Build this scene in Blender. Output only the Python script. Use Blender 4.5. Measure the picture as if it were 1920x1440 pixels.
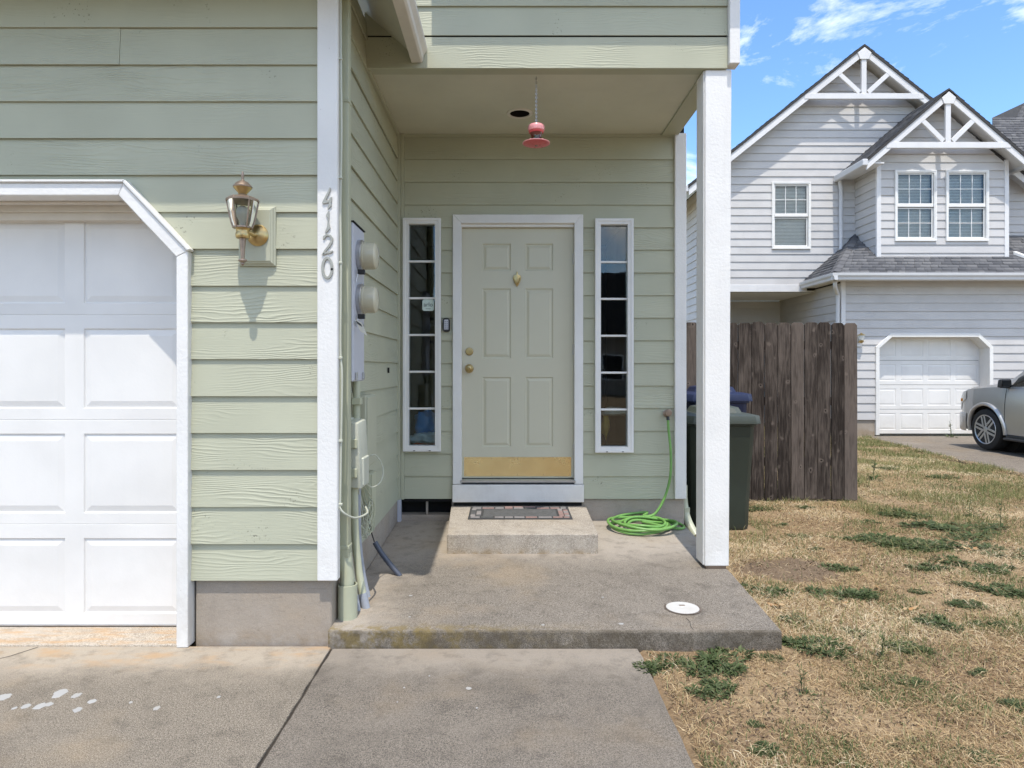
import bpy, bmesh, math, random
import numpy as np
from mathutils import Vector, Matrix, noise as mnoise

random.seed(7)
rng = np.random.default_rng(11)
for o in list(bpy.data.objects):
    bpy.data.objects.remove(o, do_unlink=True)
scene = bpy.context.scene
COL = scene.collection
R = math.radians

# ------------------------------------------------------------------ camera
F, CX, CY, EYE = 1240.0, 950.0, 692.0, 1.389      # focal length in px of a 1920 wide frame, vanishing point, eye height


def X(px, Y):
    return (px - CX) * Y / F


def Z(py, Y):
    return EYE - (py - CY) * Y / F


cam_d = bpy.data.cameras.new('camera')
cam = bpy.data.objects.new('camera', cam_d)
COL.objects.link(cam)
cam.location = (0, 0, EYE)
cam.rotation_euler = (R(90), 0, 0)
cam_d.sensor_fit = 'HORIZONTAL'
cam_d.sensor_width = 36.0
cam_d.lens = F / 1920 * 36
cam_d.shift_x = (960 - CX) / 1920
cam_d.shift_y = -(720 - CY) / 1920
cam_d.clip_start = 0.05
cam_d.clip_end = 2000
scene.camera = cam

# ------------------------------------------------------------------ sky and sun
CLOUD_OFF = (2.6, 2.6, 8.8)
CLOUD_ROT = -46.0
SUN_T = 2.6                                        # tangent of the sun's height, sun behind the camera
SUN_DIR = Vector((0.02, 1.0, -SUN_T)).normalized()
ELEV = math.asin(-SUN_DIR.z)
world = bpy.data.worlds.new('World')
scene.world = world
world.use_nodes = True
nt = world.node_tree
nt.nodes.clear()
out = nt.nodes.new('ShaderNodeOutputWorld')
bg = nt.nodes.new('ShaderNodeBackground')
sky = nt.nodes.new('ShaderNodeTexSky')
sky.sky_type = 'NISHITA'
sky.sun_disc = False
sky.sun_elevation = ELEV
sky.sun_rotation = R(180)
sky.altitude = 120
sky.air_density = 1.0
sky.dust_density = 0.3
sky.ozone_density = 3.5
tc = nt.nodes.new('ShaderNodeTexCoord')
mp = nt.nodes.new('ShaderNodeMapping')
mp.inputs['Scale'].default_value = (1.0, 1.0, 2.2)
mp.inputs['Location'].default_value = (0.62, 0.1, 0.35)
nz = nt.nodes.new('ShaderNodeTexNoise')
nz.inputs['Scale'].default_value = 3.6
nz.inputs['Detail'].default_value = 9
nz.inputs['Roughness'].default_value = 0.62
nz.inputs['Distortion'].default_value = 0.4
rp = nt.nodes.new('ShaderNodeValToRGB')
rp.color_ramp.elements[0].position = 0.56
rp.color_ramp.elements[0].color = (0, 0, 0, 1)
rp.color_ramp.elements[1].position = 0.78
rp.color_ramp.elements[1].color = (1, 1, 1, 1)
mixc = nt.nodes.new('ShaderNodeMixRGB')
mixc.inputs['Color2'].default_value = (8.3, 8.1, 7.8, 1)
mr = nt.nodes.new('ShaderNodeMapping')
mr.inputs['Rotation'].default_value = (0, 0, R(CLOUD_ROT))
nt.links.new(tc.outputs['Generated'], mr.inputs['Vector'])
nt.links.new(mr.outputs['Vector'], mp.inputs['Vector'])
nt.links.new(mp.outputs['Vector'], nz.inputs['Vector'])
nz2 = nt.nodes.new('ShaderNodeTexNoise')
nz2.inputs['Scale'].default_value = 1.1
nz2.inputs['Detail'].default_value = 2
mp2 = nt.nodes.new('ShaderNodeMapping')
mp2.inputs['Location'].default_value = CLOUD_OFF
nt.links.new(mr.outputs['Vector'], mp2.inputs['Vector'])
nt.links.new(mp2.outputs['Vector'], nz2.inputs['Vector'])
cov = nt.nodes.new('ShaderNodeMath')
cov.operation = 'MULTIPLY_ADD'
cov.inputs[1].default_value = 0.75
nt.links.new(nz2.outputs['Fac'], cov.inputs[0])
addn = nt.nodes.new('ShaderNodeMath')
addn.operation = 'ADD'
addn.inputs[1].default_value = -0.27
nt.links.new(nz.outputs['Fac'], addn.inputs[0])
nt.links.new(addn.outputs[0], cov.inputs[2])
nt.links.new(cov.outputs[0], rp.inputs['Fac'])
nt.links.new(rp.outputs['Color'], mixc.inputs['Fac'])
hs = nt.nodes.new('ShaderNodeHueSaturation')
hs.inputs['Saturation'].default_value = 1.12
nt.links.new(sky.outputs['Color'], hs.inputs['Color'])
nt.links.new(hs.outputs['Color'], mixc.inputs['Color1'])
nt.links.new(mixc.outputs['Color'], bg.inputs['Color'])
bg.inputs['Strength'].default_value = 0.15
nt.links.new(bg.outputs['Background'], out.inputs['Surface'])

sun_d = bpy.data.lights.new('sun', 'SUN')
sun_d.energy = 2.15
sun_d.angle = R(0.55)
sun_d.color = (1.0, 0.94, 0.85)
sun = bpy.data.objects.new('sun', sun_d)
COL.objects.link(sun)
sun.rotation_euler = SUN_DIR.to_track_quat('-Z', 'Y').to_euler()
sun.location = (0, -10, 25)

scene.render.engine = 'CYCLES'
scene.cycles.use_denoising = True
scene.cycles.max_bounces = 8
scene.cycles.diffuse_bounces = 6
scene.cycles.transparent_max_bounces = 12
scene.view_settings.view_transform = 'Standard'
scene.view_settings.look = 'None'
scene.view_settings.gamma = 1.0
scene.view_settings.exposure = 1.00
scene.view_settings.use_curve_mapping = False


# ------------------------------------------------------------------ material helpers
class NT:
    def __init__(s, name):
        s.m = bpy.data.materials.new(name)
        s.m.use_nodes = True
        s.t = s.m.node_tree
        s.t.nodes.clear()
        s.out = s.t.nodes.new('ShaderNodeOutputMaterial')
        s.b = s.t.nodes.new('ShaderNodeBsdfPrincipled')
        s.t.links.new(s.b.outputs[0], s.out.inputs[0])

    def n(s, typ, **kw):
        nd = s.t.nodes.new(typ)
        for k, v in kw.items():
            setattr(nd, k, v)
        return nd

    def put(s, sock, v):
        if isinstance(v, bpy.types.NodeSocket):
            s.t.links.new(v, sock)
        elif v is not None:
            if isinstance(v, (tuple, list)) and len(v) == 3 and sock.type == 'RGBA':
                v = (*v, 1)
            sock.default_value = v

    def coord(s, scale=(1, 1, 1), rnd=True, loc=(0, 0, 0)):
        t = s.n('ShaderNodeTexCoord')
        v = t.outputs['Object']
        if rnd:
            oi = s.n('ShaderNodeObjectInfo')
            mu = s.math('MULTIPLY', oi.outputs['Random'], 37.0)
            cb = s.n('ShaderNodeCombineXYZ')
            for i in range(3):
                s.put(cb.inputs[i], mu)
            ad = s.n('ShaderNodeVectorMath', operation='ADD')
            s.put(ad.inputs[0], v)
            s.put(ad.inputs[1], cb.outputs[0])
            v = ad.outputs[0]
        m = s.n('ShaderNodeMapping')
        m.inputs['Scale'].default_value = scale
        m.inputs['Location'].default_value = loc
        s.put(m.inputs['Vector'], v)
        return m.outputs[0]

    def sep(s):
        t = s.n('ShaderNodeTexCoord')
        q = s.n('ShaderNodeSeparateXYZ')
        s.put(q.inputs[0], t.outputs['Object'])
        return q.outputs

    def noise(s, vec, scale, detail=4, rough=0.55, dist=0.0):
        q = s.n('ShaderNodeTexNoise')
        s.put(q.inputs['Vector'], vec)
        q.inputs['Scale'].default_value = scale
        q.inputs['Detail'].default_value = detail
        q.inputs['Roughness'].default_value = rough
        q.inputs['Distortion'].default_value = dist
        return q.outputs['Fac']

    def math(s, op, a, b=None, c=None):
        q = s.n('ShaderNodeMath', operation=op)
        s.put(q.inputs[0], a)
        if b is not None:
            s.put(q.inputs[1], b)
        if c is not None:
            s.put(q.inputs[2], c)
        return q.outputs[0]

    def ramp(s, v, a, b):          # smooth 0..1 between a and b (a may be above b)
        q = s.n('ShaderNodeMapRange', interpolation_type='SMOOTHSTEP')
        s.put(q.inputs['Value'], v)
        if a < b:
            q.inputs['From Min'].default_value = a
            q.inputs['From Max'].default_value = b
        else:
            q.inputs['From Min'].default_value = b
            q.inputs['From Max'].default_value = a
            q.inputs['To Min'].default_value = 1
            q.inputs['To Max'].default_value = 0
        return q.outputs['Result']

    def mix(s, f, a, b, mode='MIX'):
        q = s.n('ShaderNodeMixRGB', blend_type=mode)
        s.put(q.inputs['Fac'], f)
        s.put(q.inputs['Color1'], a)
        s.put(q.inputs['Color2'], b)
        return q.outputs[0]

    def bump(s, h, dist=0.001, strength=1.0, prev=None):
        q = s.n('ShaderNodeBump')
        q.inputs['Strength'].default_value = strength
        q.inputs['Distance'].default_value = dist
        s.put(q.inputs['Height'], h)
        if prev is not None:
            s.put(q.inputs['Normal'], prev)
        return q.outputs[0]

    def fin(s, col, rough=0.6, normal=None, metal=0.0, spec=0.5, **kw):
        s.put(s.b.inputs['Base Color'], col)
        s.put(s.b.inputs['Roughness'], rough)
        s.put(s.b.inputs['Metallic'], metal)
        s.b.inputs['Specular IOR Level'].default_value = spec
        if normal is not None:
            s.put(s.b.inputs['Normal'], normal)
        for k, v in kw.items():
            s.put(s.b.inputs[k], v)
        return s.m


def mat_siding(name, base, grain=1.0, dirt=(0.12, 0.115, 0.09)):
    s = NT(name)
    v = s.coord((1, 1, 1))
    vs = s.coord((1.3, 1.3, 6.0))
    low = s.noise(vs, 1.0, 3, 0.5, 0.2)
    sx = s.n('ShaderNodeSeparateXYZ')
    s.put(sx.inputs[0], v)
    ph = s.math('ADD', s.math('MULTIPLY', sx.outputs[2], 360.0), s.math('MULTIPLY', low, 70.0))
    lines = s.math('SINE', ph)
    lines = s.math('POWER', s.math('MULTIPLY_ADD', lines, 0.5, 0.5), 2.0)
    mask = s.ramp(s.noise(s.coord((1.1, 1.1, 3.0), loc=(4, 2, 9)), 1.6, 3), 0.38, 0.66)
    fine = s.noise(s.coord((14, 14, 160)), 1.0, 4, 0.6)
    h = s.math('ADD', s.math('MULTIPLY', s.math('MULTIPLY', lines, mask), 0.9), s.math('MULTIPLY', fine, 0.5))
    oj = s.n('ShaderNodeObjectInfo')
    h = s.math('MULTIPLY', h, s.math('MULTIPLY_ADD', s.math('FRACT', s.math('MULTIPLY', oj.outputs['Random'], 17.3)), 0.95, 0.3))
    nrm = s.bump(h, 0.0018 * grain, 1.0)
    var = s.noise(v, 1.7, 4)
    col = s.mix(s.ramp(var, 0.3, 0.7), tuple(c * 0.94 for c in base), tuple(min(1, c * 1.05) for c in base))
    oi = s.n('ShaderNodeObjectInfo')
    col = s.mix(s.math('MULTIPLY', oi.outputs['Random'], 0.10), col, tuple(c * 0.82 for c in base))
    # grime specks gathered in loose clusters
    clus = s.ramp(s.noise(s.coord((1, 1, 1), loc=(7, 1, 3)), 3.3, 2), 0.60, 0.70)
    spk = s.ramp(s.noise(v, 75.0, 2, 0.6), 0.62, 0.68)
    col = s.mix(s.math('MULTIPLY', s.math('MULTIPLY', clus, spk), 0.75), col, dirt)
    return s.fin(col, 0.62, nrm, spec=0.35)


def mat_paint(name, base, rough=0.45, bump=0.0006, wear=0.35, wearcol=(0.30, 0.27, 0.23), scale=28.0, grime=1.0):
    s = NT(name)
    v = s.coord()
    a = s.noise(v, scale, 5, 0.6)
    b = s.noise(v, 2.3, 3)
    col = s.mix(s.ramp(b, 0.3, 0.75), base, tuple(c * 0.91 for c in base))
    q = s.sep()
    streak = s.ramp(s.noise(s.coord((9, 9, 0.7)), 1.6, 4, 0.6), 0.50, 0.78)
    col = s.mix(s.math('MULTIPLY', streak, 0.10 * grime), col, (0.42, 0.39, 0.33))
    foot = s.math('MULTIPLY', s.ramp(q[2], 0.75, 0.10), s.ramp(s.noise(v, 5.5, 5, 0.65), 0.38, 0.70))
    col = s.mix(s.math('MULTIPLY', foot, 0.22 * grime), col, (0.36, 0.30, 0.22))
    chip = s.math('MULTIPLY', s.ramp(s.noise(v, 46.0, 3, 0.7), 0.72, 0.75), wear)
    col = s.mix(chip, col, wearcol)
    return s.fin(col, rough, s.bump(a, bump), spec=0.4)


def mat_plain(name, base, rough=0.5, metal=0.0, var=0.12, scale=9.0, bump=0.0003, spec=0.5, **kw):
    s = NT(name)
    v = s.coord()
    a = s.noise(v, scale, 4, 0.6)
    col = s.mix(a, tuple(c * (1 - var) for c in base), tuple(min(1, c * (1 + var)) for c in base))
    r = s.math('ADD', s.math('MULTIPLY', s.noise(v, scale * 3, 3), 0.18), rough - 0.09)
    return s.fin(col, r, s.bump(s.noise(v, scale * 14, 2), bump), metal, spec, **kw)


def mat_concrete(name, light, dark, spots=None, kind=None):
    s = NT(name)
    v = s.coord(rnd=False)
    q = s.sep()
    big = s.noise(v, 0.9, 5, 0.6, 0.3)
    mid = s.noise(v, 5.0, 6, 0.65)
    fac = s.ramp(s.math('ADD', s.math('MULTIPLY', big, 0.75), s.math('MULTIPLY', mid, 0.35)), 0.36, 0.66)
    if kind == 'slab':            # weathered brown where rain reaches, paler near the house wall
        w = s.math('ADD', q[1], s.math('MULTIPLY', s.math('SUBTRACT', mid, 0.5), 0.55))
        fac = s.math('MULTIPLY', s.ramp(w, 4.70, 4.10), s.math('MULTIPLY_ADD', fac, 0.45, 0.55))
        lx = s.math('ADD', q[0], s.math('MULTIPLY', s.math('SUBTRACT', mid, 0.5), 0.35))
        fac = s.math('MULTIPLY', fac, s.ramp(lx, -0.85, -0.35))
    if kind in ('drive', 'walk'):
        w = s.math('ADD', q[1], s.math('MULTIPLY', s.math('SUBTRACT', mid, 0.5), 0.45))
        fac = s.math('MULTIPLY', s.ramp(w, 3.20, 2.80), s.math('MULTIPLY_ADD', fac, 0.62, 0.42))
    col = s.mix(fac, light, dark)
    sp = s.noise(v, 230.0, 3, 0.75)
    sp2 = s.noise(s.coord(rnd=False, loc=(3, 5, 1)), 85.0, 3, 0.7)
    spa = s.ramp(s.math('ADD', s.math('MULTIPLY', sp, 0.8), s.math('MULTIPLY', sp2, 0.2)), 0.38, 0.62)
    amt = s.math('MULTIPLY_ADD', fac, 0.62, 0.22) if kind != 'found' else 0.12
    col = s.mix(amt, col, s.mix(spa, tuple(c * 0.42 for c in dark), tuple(min(1, c * (1.35 if kind not in ('slab', 'drive', 'walk') else 0.98)) for c in light)))
    pit = s.ramp(s.noise(v, 60.0, 3, 0.6), 0.70, 0.76)
    col = s.mix(s.math('MULTIPLY', pit, 0.45), col, tuple(c * 0.35 for c in dark))
    blot = s.ramp(s.noise(v, 9.0, 6, 0.7), 0.48, 0.70)
    col = s.mix(s.math('MULTIPLY', blot, 0.38 if kind != 'found' else 0.2), col, tuple(c * 0.55 for c in dark))
    wide = s.ramp(s.noise(s.coord(rnd=False, loc=(2, 8, 4)), 2.1, 5, 0.62, 0.6), 0.50, 0.70)
    col = s.mix(s.math('MULTIPLY', wide, 0.26 if kind in ('drive', 'walk', 'slab') else 0.12), col, tuple(c * 0.5 for c in dark))
    warm = s.ramp(s.noise(s.coord(rnd=False, loc=(6, 1, 9)), 1.4, 4, 0.6), 0.50, 0.72)
    col = s.mix(s.math('MULTIPLY', warm, 0.30), col, tuple(a_ * b_ for a_, b_ in zip(light, (0.95, 0.80, 0.58))))
    if kind == 'found':           # scars and smears left by the form boards
        scr = s.ramp(s.noise(s.coord((3, 3, 14), rnd=False), 2.0, 6, 0.7, 1.2), 0.60, 0.66)
        col = s.mix(s.math('MULTIPLY', scr, 0.35), col, tuple(c * 0.45 for c in dark))
        low_ = s.math('MULTIPLY', s.ramp(q[2], 0.10, 0.0), s.ramp(mid, 0.35, 0.65))
        col = s.mix(s.math('MULTIPLY', low_, 0.5), col, (0.28, 0.19, 0.10))
    if kind == 'drive':           # rust stain on the apron by the garage door
        st = s.math('MULTIPLY', s.ramp(q[1], 2.98, 3.22), s.ramp(s.noise(s.coord((2.2, 5, 3), rnd=False, loc=(3, 0, 0)), 1.7, 5, 0.62), 0.47, 0.70))
        col = s.mix(s.math('MULTIPLY', st, 0.75), col, (0.42, 0.27, 0.14))
    if kind == 'apron':
        st = s.ramp(s.noise(s.coord((2.6, 9, 3), rnd=False, loc=(1, 0, 0)), 1.9, 5, 0.65), 0.44, 0.66)
        col = s.mix(s.math('MULTIPLY', st, 0.6), col, (0.46, 0.28, 0.13))
    if kind == 'slab':            # moss along the front edge, towards the downpipe
        m0 = s.math('MULTIPLY', s.ramp(q[1], 3.42, 3.30), s.ramp(s.math('ADD', q[0], s.math('MULTIPLY', mid, 0.5)), 0.95, -0.45))
        m1 = s.math('MULTIPLY', m0, s.ramp(s.noise(v, 16.0, 5, 0.7), 0.40, 0.60))
        col = s.mix(s.math('MULTIPLY', m1, 0.8), col, (0.19, 0.135, 0.035))
        e0 = s.math('MULTIPLY', s.ramp(q[1], 3.318, 3.300), s.ramp(s.noise(v, 7.0, 5, 0.7), 0.30, 0.62))
        col = s.mix(s.math('MULTIPLY', e0, 0.75), col, (0.075, 0.06, 0.04))
    if kind == 'step':
        e0 = s.math('MULTIPLY', s.ramp(q[2], 0.17, 0.10), s.ramp(s.noise(v, 9.0, 5, 0.7), 0.40, 0.62))
        col = s.mix(s.math('MULTIPLY', e0, 0.65), col, (0.27, 0.17, 0.055))
    h = s.math('ADD', s.math('MULTIPLY', sp, 0.7), s.math('MULTIPLY', s.noise(v, 45, 4), 1.0))
    return s.fin(col, 0.88, s.bump(h, 0.0028 if kind != 'found' else 0.0022), spec=0.25)


def mat_glass(name, tint=(0.86, 0.9, 0.88), ior=1.42):
    s = NT(name)
    tr = s.n('ShaderNodeBsdfTransparent')
    tr.inputs[0].default_value = (*tint, 1)
    gl = s.n('ShaderNodeBsdfGlossy')
    gl.inputs['Roughness'].default_value = 0.015
    gl.inputs['Color'].default_value = (0.95, 0.97, 1, 1)
    fr = s.n('ShaderNodeFresnel')
    fr.inputs['IOR'].default_value = ior
    mx = s.n('ShaderNodeMixShader')
    nrm = s.bump(s.noise(s.coord(), 2.2, 2), 0.002, 0.5)
    s.put(gl.inputs['Normal'], nrm)
    s.put(mx.inputs[0], s.math('MULTIPLY_ADD', fr.outputs[0], 1.2, 0.01))
    s.put(mx.inputs[1], tr.outputs[0])
    s.put(mx.inputs[2], gl.outputs[0])
    s.put(s.out.inputs[0], mx.outputs[0])
    return s.m


def mat_wood(name, a, b):
    s = NT(name)
    v = s.coord((9, 9, 0.8))
    g = s.noise(v, 6.0, 6, 0.65, 0.3)
    v2 = s.coord((1, 1, 0.35))
    big = s.noise(v2, 3.2, 4, 0.6)
    oi = s.n('ShaderNodeObjectInfo')
    f = s.math('ADD', s.math('MULTIPLY', g, 0.7), s.math('MULTIPLY', big, 0.6))
    f = s.math('ADD', f, s.math('MULTIPLY', oi.outputs['Random'], 0.22))
    col = s.mix(s.ramp(f, 0.55, 0.98), a, b)
    vo = s.n('ShaderNodeTexVoronoi')
    wv = s.n('ShaderNodeVectorMath', operation='ADD')
    nc = s.n('ShaderNodeTexNoise')
    s.put(nc.inputs['Vector'], s.coord((1, 1, 1)))
    nc.inputs['Scale'].default_value = 14.0
    sc_ = s.n('ShaderNodeVectorMath', operation='SCALE')
    s.put(sc_.inputs[0], nc.outputs['Color'])
    sc_.inputs['Scale'].default_value = 0.05
    s.put(wv.inputs[0], s.coord((1, 1, 0.8)))
    s.put(wv.inputs[1], sc_.outputs[0])
    s.put(vo.inputs['Vector'], wv.outputs[0])
    vo.inputs['Scale'].default_value = 8.5
    kn = s.ramp(vo.outputs['Distance'], 0.10, 0.05)
    ring = s.math('MULTIPLY', s.ramp(vo.outputs['Distance'], 0.24, 0.06), 0.38)
    col = s.mix(ring, col, tuple(c * 2.1 for c in b))
    col = s.mix(kn, col, tuple(c * 0.4 for c in a))
    return s.fin(col, 0.85, s.bump(g, 0.003), spec=0.2)


def mat_island(name, cols, rough=0.8, trans=0.25):
    s = NT(name)
    ge = s.n('ShaderNodeNewGeometry')
    r = s.n('ShaderNodeValToRGB')
    r.color_ramp.interpolation = 'LINEAR'
    while len(r.color_ramp.elements) < len(cols):
        r.color_ramp.elements.new(0.5)
    for i, c in enumerate(cols):
        r.color_ramp.elements[i].position = i / (len(cols) - 1)
        r.color_ramp.elements[i].color = (*c, 1)
    s.put(r.inputs[0], ge.outputs['Random Per Island'])
    m = s.fin(r.outputs[0], rough, spec=0.25)
    if trans:
        tl = s.n('ShaderNodeBsdfTranslucent')
        s.put(tl.inputs[0], r.outputs[0])
        mx = s.n('ShaderNodeMixShader')
        mx.inputs[0].default_value = trans
        s.put(mx.inputs[1], s.b.outputs[0])
        s.put(mx.inputs[2], tl.outputs[0])
        s.put(s.out.inputs[0], mx.outputs[0])
    return m


SAGE = (0.435, 0.437, 0.325)
M = {}
M['siding'] = mat_siding('sage_siding', SAGE)
M['sage'] = mat_paint('sage_paint', (0.435, 0.437, 0.325), 0.5, 0.0005, 0.25)
M['ceiling'] = mat_paint('sage_ceiling', (0.60, 0.59, 0.48), 0.6, 0.0006, 0.35, (0.08, 0.075, 0.06), 18)
M['door'] = mat_plain('door_paint', (0.56, 0.535, 0.41), 0.42, 0, 0.05, 3, 0.0001)
M['white'] = mat_paint('white_trim', (0.77, 0.755, 0.72), 0.5, 0.0022, 0.6, (0.30, 0.27, 0.23), 55)
M['white2'] = mat_paint('white_vinyl', (0.78, 0.765, 0.73), 0.35, 0.0002, 0.12)
M['gdoor'] = mat_paint('garage_door_white', (0.76, 0.745, 0.715), 0.42, 0.0005, 0.12, (0.5, 0.46, 0.4), 60, 0.3)
M['cream'] = mat_plain('cream_paint', (0.66, 0.62, 0.55), 0.5)
M['slab'] = mat_concrete('slab_concrete', (0.39, 0.342, 0.282), (0.115, 0.098, 0.079), kind='slab')
M['drive'] = mat_concrete('driveway_concrete', (0.41, 0.352, 0.275), (0.105, 0.089, 0.07), kind='drive')
M['walk'] = mat_concrete('walk_concrete', (0.31, 0.268, 0.216), (0.125, 0.107, 0.087), kind='walk')
M['apron'] = mat_concrete('apron_concrete', (0.52, 0.46, 0.38), (0.38, 0.32, 0.25), kind='apron')
M['step'] = mat_concrete('step_concrete', (0.46, 0.41, 0.345), (0.28, 0.24, 0.19), kind='step')
M['found'] = mat_concrete('foundation_concrete', (0.43, 0.375, 0.315), (0.34, 0.29, 0.235), kind='found')
M['ndrive'] = mat_concrete('far_drive_concrete', (0.27, 0.23, 0.18), (0.17, 0.14, 0.11))
M['road'] = mat_concrete('road_asphalt', (0.065, 0.063, 0.06), (0.045, 0.044, 0.042))
M['brass'] = mat_plain('brass', (0.50, 0.37, 0.17), 0.33, 1.0, 0.3, 18)
M['plate'] = mat_plain('kick_plate_brass', (0.88, 0.70, 0.37), 0.24, 1.0, 0.18, 4)
M['bronze'] = mat_plain('worn_bronze', (0.30, 0.23, 0.18), 0.42, 0.8, 0.3, 22)
M['steel'] = mat_plain('steel', (0.5, 0.5, 0.5), 0.35, 0.9, 0.2, 20)
M['chrome'] = mat_plain('chrome', (0.46, 0.46, 0.46), 0.3, 0.6, 0.05, 8, 0.0)
M['dark'] = mat_plain('dark_void', (0.012, 0.011, 0.010), 0.9)
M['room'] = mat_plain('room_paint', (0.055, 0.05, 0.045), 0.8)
M['black'] = mat_plain('black_plastic', (0.02, 0.02, 0.022), 0.45)
M['glass'] = mat_glass('window_glass')
M['nglass'] = mat_glass('far_window_glass', (0.90, 0.92, 0.91), 1.28)
M['lglass'] = mat_glass('lantern_glass', (0.70, 0.71, 0.66))
M['bulb'] = mat_plain('frosted_bulb', (0.62, 0.62, 0.58), 0.3)
M['pipe'] = mat_plain('painted_pipe', (0.43, 0.44, 0.315), 0.42, 0, 0.08, 6)
M['pvc'] = mat_plain('grey_pvc', (0.30, 0.32, 0.36), 0.45, 0, 0.25, 12)
M['conduit'] = mat_plain('dark_conduit', (0.06, 0.07, 0.095), 0.4, 0, 0.4, 12)
M['mbox'] = mat_plain('meter_box_paint', (0.50, 0.51, 0.56), 0.45, 0, 0.08, 10)
M['mglass'] = mat_plain('meter_cover', (0.50, 0.47, 0.35), 0.22, 0, 0.06, 6, 0.0001)
M['nid'] = mat_plain('box_plastic', (0.50, 0.51, 0.42), 0.4, 0, 0.08, 8)
M['tag'] = mat_plain('paper_tag', (0.62, 0.60, 0.52), 0.6)
M['mat'] = mat_plain('mat_rubber', (0.045, 0.045, 0.045), 0.8, 0, 0.4, 40, 0.001)
M['mat2'] = mat_plain('mat_carpet', (0.09, 0.09, 0.088), 0.95, 0, 0.55, 30, 0.002)
M['mat3'] = mat_plain('mat_brick', (0.24, 0.22, 0.21), 0.9, 0, 0.35, 40, 0.001)
M['mat4'] = mat_plain('mat_brick_red', (0.26, 0.17, 0.15), 0.9, 0, 0.35, 40, 0.001)
M['hose'] = mat_plain('green_hose', (0.15, 0.32, 0.075), 0.45, 0, 0.3, 14)
M['pink'] = mat_plain('faded_pink_plastic', (0.72, 0.30, 0.30), 0.3, 0, 0.15, 20)
M['red'] = mat_plain('faded_red_plastic', (0.60, 0.10, 0.10), 0.3, 0, 0.2, 20)
M['gcart'] = mat_plain('green_cart', (0.026, 0.034, 0.024), 0.5, 0, 0.2, 5)
M['glid'] = mat_plain('green_lid', (0.055, 0.065, 0.052), 0.5, 0, 0.25, 6)
M['bcart'] = mat_plain('blue_cart', (0.014, 0.022, 0.065), 0.5, 0, 0.2, 6)
M['fence'] = mat_wood('weathered_cedar', (0.022, 0.016, 0.0125), (0.130, 0.104, 0.086))
M['nsiding'] = mat_siding('grey_siding', (0.53, 0.515, 0.50), 0.5)
M['ntrim'] = mat_paint('grey_house_trim', (0.70, 0.69, 0.68), 0.5, 0.0004, 0.1)
M['ngutter'] = mat_paint('grey_gutter', (0.62, 0.62, 0.62), 0.45, 0.0003, 0.1)
M['shingle'] = mat_island('roof_shingle', [(0.085, 0.085, 0.09), (0.125, 0.124, 0.128), (0.165, 0.162, 0.162)], 0.92, 0)
M['roof'] = mat_plain('roof_felt', (0.045, 0.043, 0.042), 0.9, 0, 0.3, 12, 0.002)
M['blind'] = mat_plain('window_blind', (0.72, 0.72, 0.69), 0.6)
M['soil'] = None
M['dry'] = mat_island('dry_grass', [(0.40, 0.265, 0.135), (0.61, 0.46, 0.25), (0.27, 0.17, 0.088), (0.72, 0.57, 0.34), (0.15, 0.09, 0.05), (0.48, 0.345, 0.185)])
M['pale'] = mat_island('bleached_grass', [(0.68, 0.54, 0.33), (0.80, 0.67, 0.45), (0.56, 0.43, 0.25), (0.84, 0.74, 0.54)])
M['litter'] = mat_island('leaf_litter', [(0.07, 0.048, 0.032), (0.16, 0.10, 0.062), (0.05, 0.04, 0.03), (0.24, 0.16, 0.10)], 0.85, 0.05)
M['mixgrass'] = mat_island('fading_grass', [(0.14, 0.175, 0.05), (0.34, 0.29, 0.13), (0.10, 0.145, 0.04), (0.40, 0.34, 0.18), (0.13, 0.17, 0.055), (0.09, 0.13, 0.04)])
M['weed'] = mat_island('weed_leaf', [(0.040, 0.064, 0.020), (0.085, 0.115, 0.040), (0.058, 0.083, 0.028), (0.15, 0.175, 0.08), (0.030, 0.045, 0.017)], 0.7, 0.25)
M['sprig'] = mat_island('green_sprig', [(0.075, 0.105, 0.035), (0.14, 0.17, 0.06), (0.10, 0.13, 0.045), (0.20, 0.21, 0.09)], 0.7, 0.25)
M['leaf'] = mat_island('fallen_leaf', [(0.45, 0.26, 0.10), (0.36, 0.2, 0.09), (0.5, 0.36, 0.2)], 0.7, 0.1)
M['paint_spot'] = mat_paint('spilled_white_paint', (0.36, 0.355, 0.34), 0.8, 0.002, 0.9, (0.2, 0.17, 0.14), 60)
M['carpaint'] = mat_plain('silver_car_paint', (0.43, 0.42, 0.40), 0.32, 0.5, 0.04, 3, 0.0, **{'Coat Weight': 0.8, 'Coat Roughness': 0.18})
M['tyre'] = mat_plain('tyre_rubber', (0.012, 0.012, 0.012), 0.75, 0, 0.3, 30)
M['carglass'] = mat_plain('car_glass', (0.01, 0.012, 0.013), 0.04, 0, 0.05, 3, 0.0)
M['lens'] = mat_plain('headlight_lens', (0.62, 0.60, 0.55), 0.1, 0.3, 0.1, 20)
M['amber'] = mat_plain('amber_lens', (0.6, 0.25, 0.06), 0.15)
M['blue'] = mat_plain('blue_cloth', (0.12, 0.32, 0.75), 0.7)
M['lblue'] = mat_plain('pale_blue_cloth', (0.6, 0.72, 0.8), 0.7)
M['orange'] = mat_plain('red_cloth', (0.7, 0.16, 0.07), 0.7)
M['yellow'] = mat_plain('yellow_plastic', (0.6, 0.40, 0.08), 0.6)
M['sticker'] = mat_plain('sticker', (0.60, 0.70, 0.64), 0.4)
M['ink'] = mat_plain('ink', (0.05, 0.09, 0.08), 0.6)
M['grit'] = mat_plain('joint_grit', (0.06, 0.048, 0.036), 0.95, 0, 0.6, 60, 0.004)
M['cap'] = mat_paint('dirty_white_plastic', (0.56, 0.545, 0.51), 0.6, 0.001, 0.9, (0.16, 0.13, 0.10), 40)
M['tan'] = mat_plain('tan_house', (0.3, 0.26, 0.21), 0.8)


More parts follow.
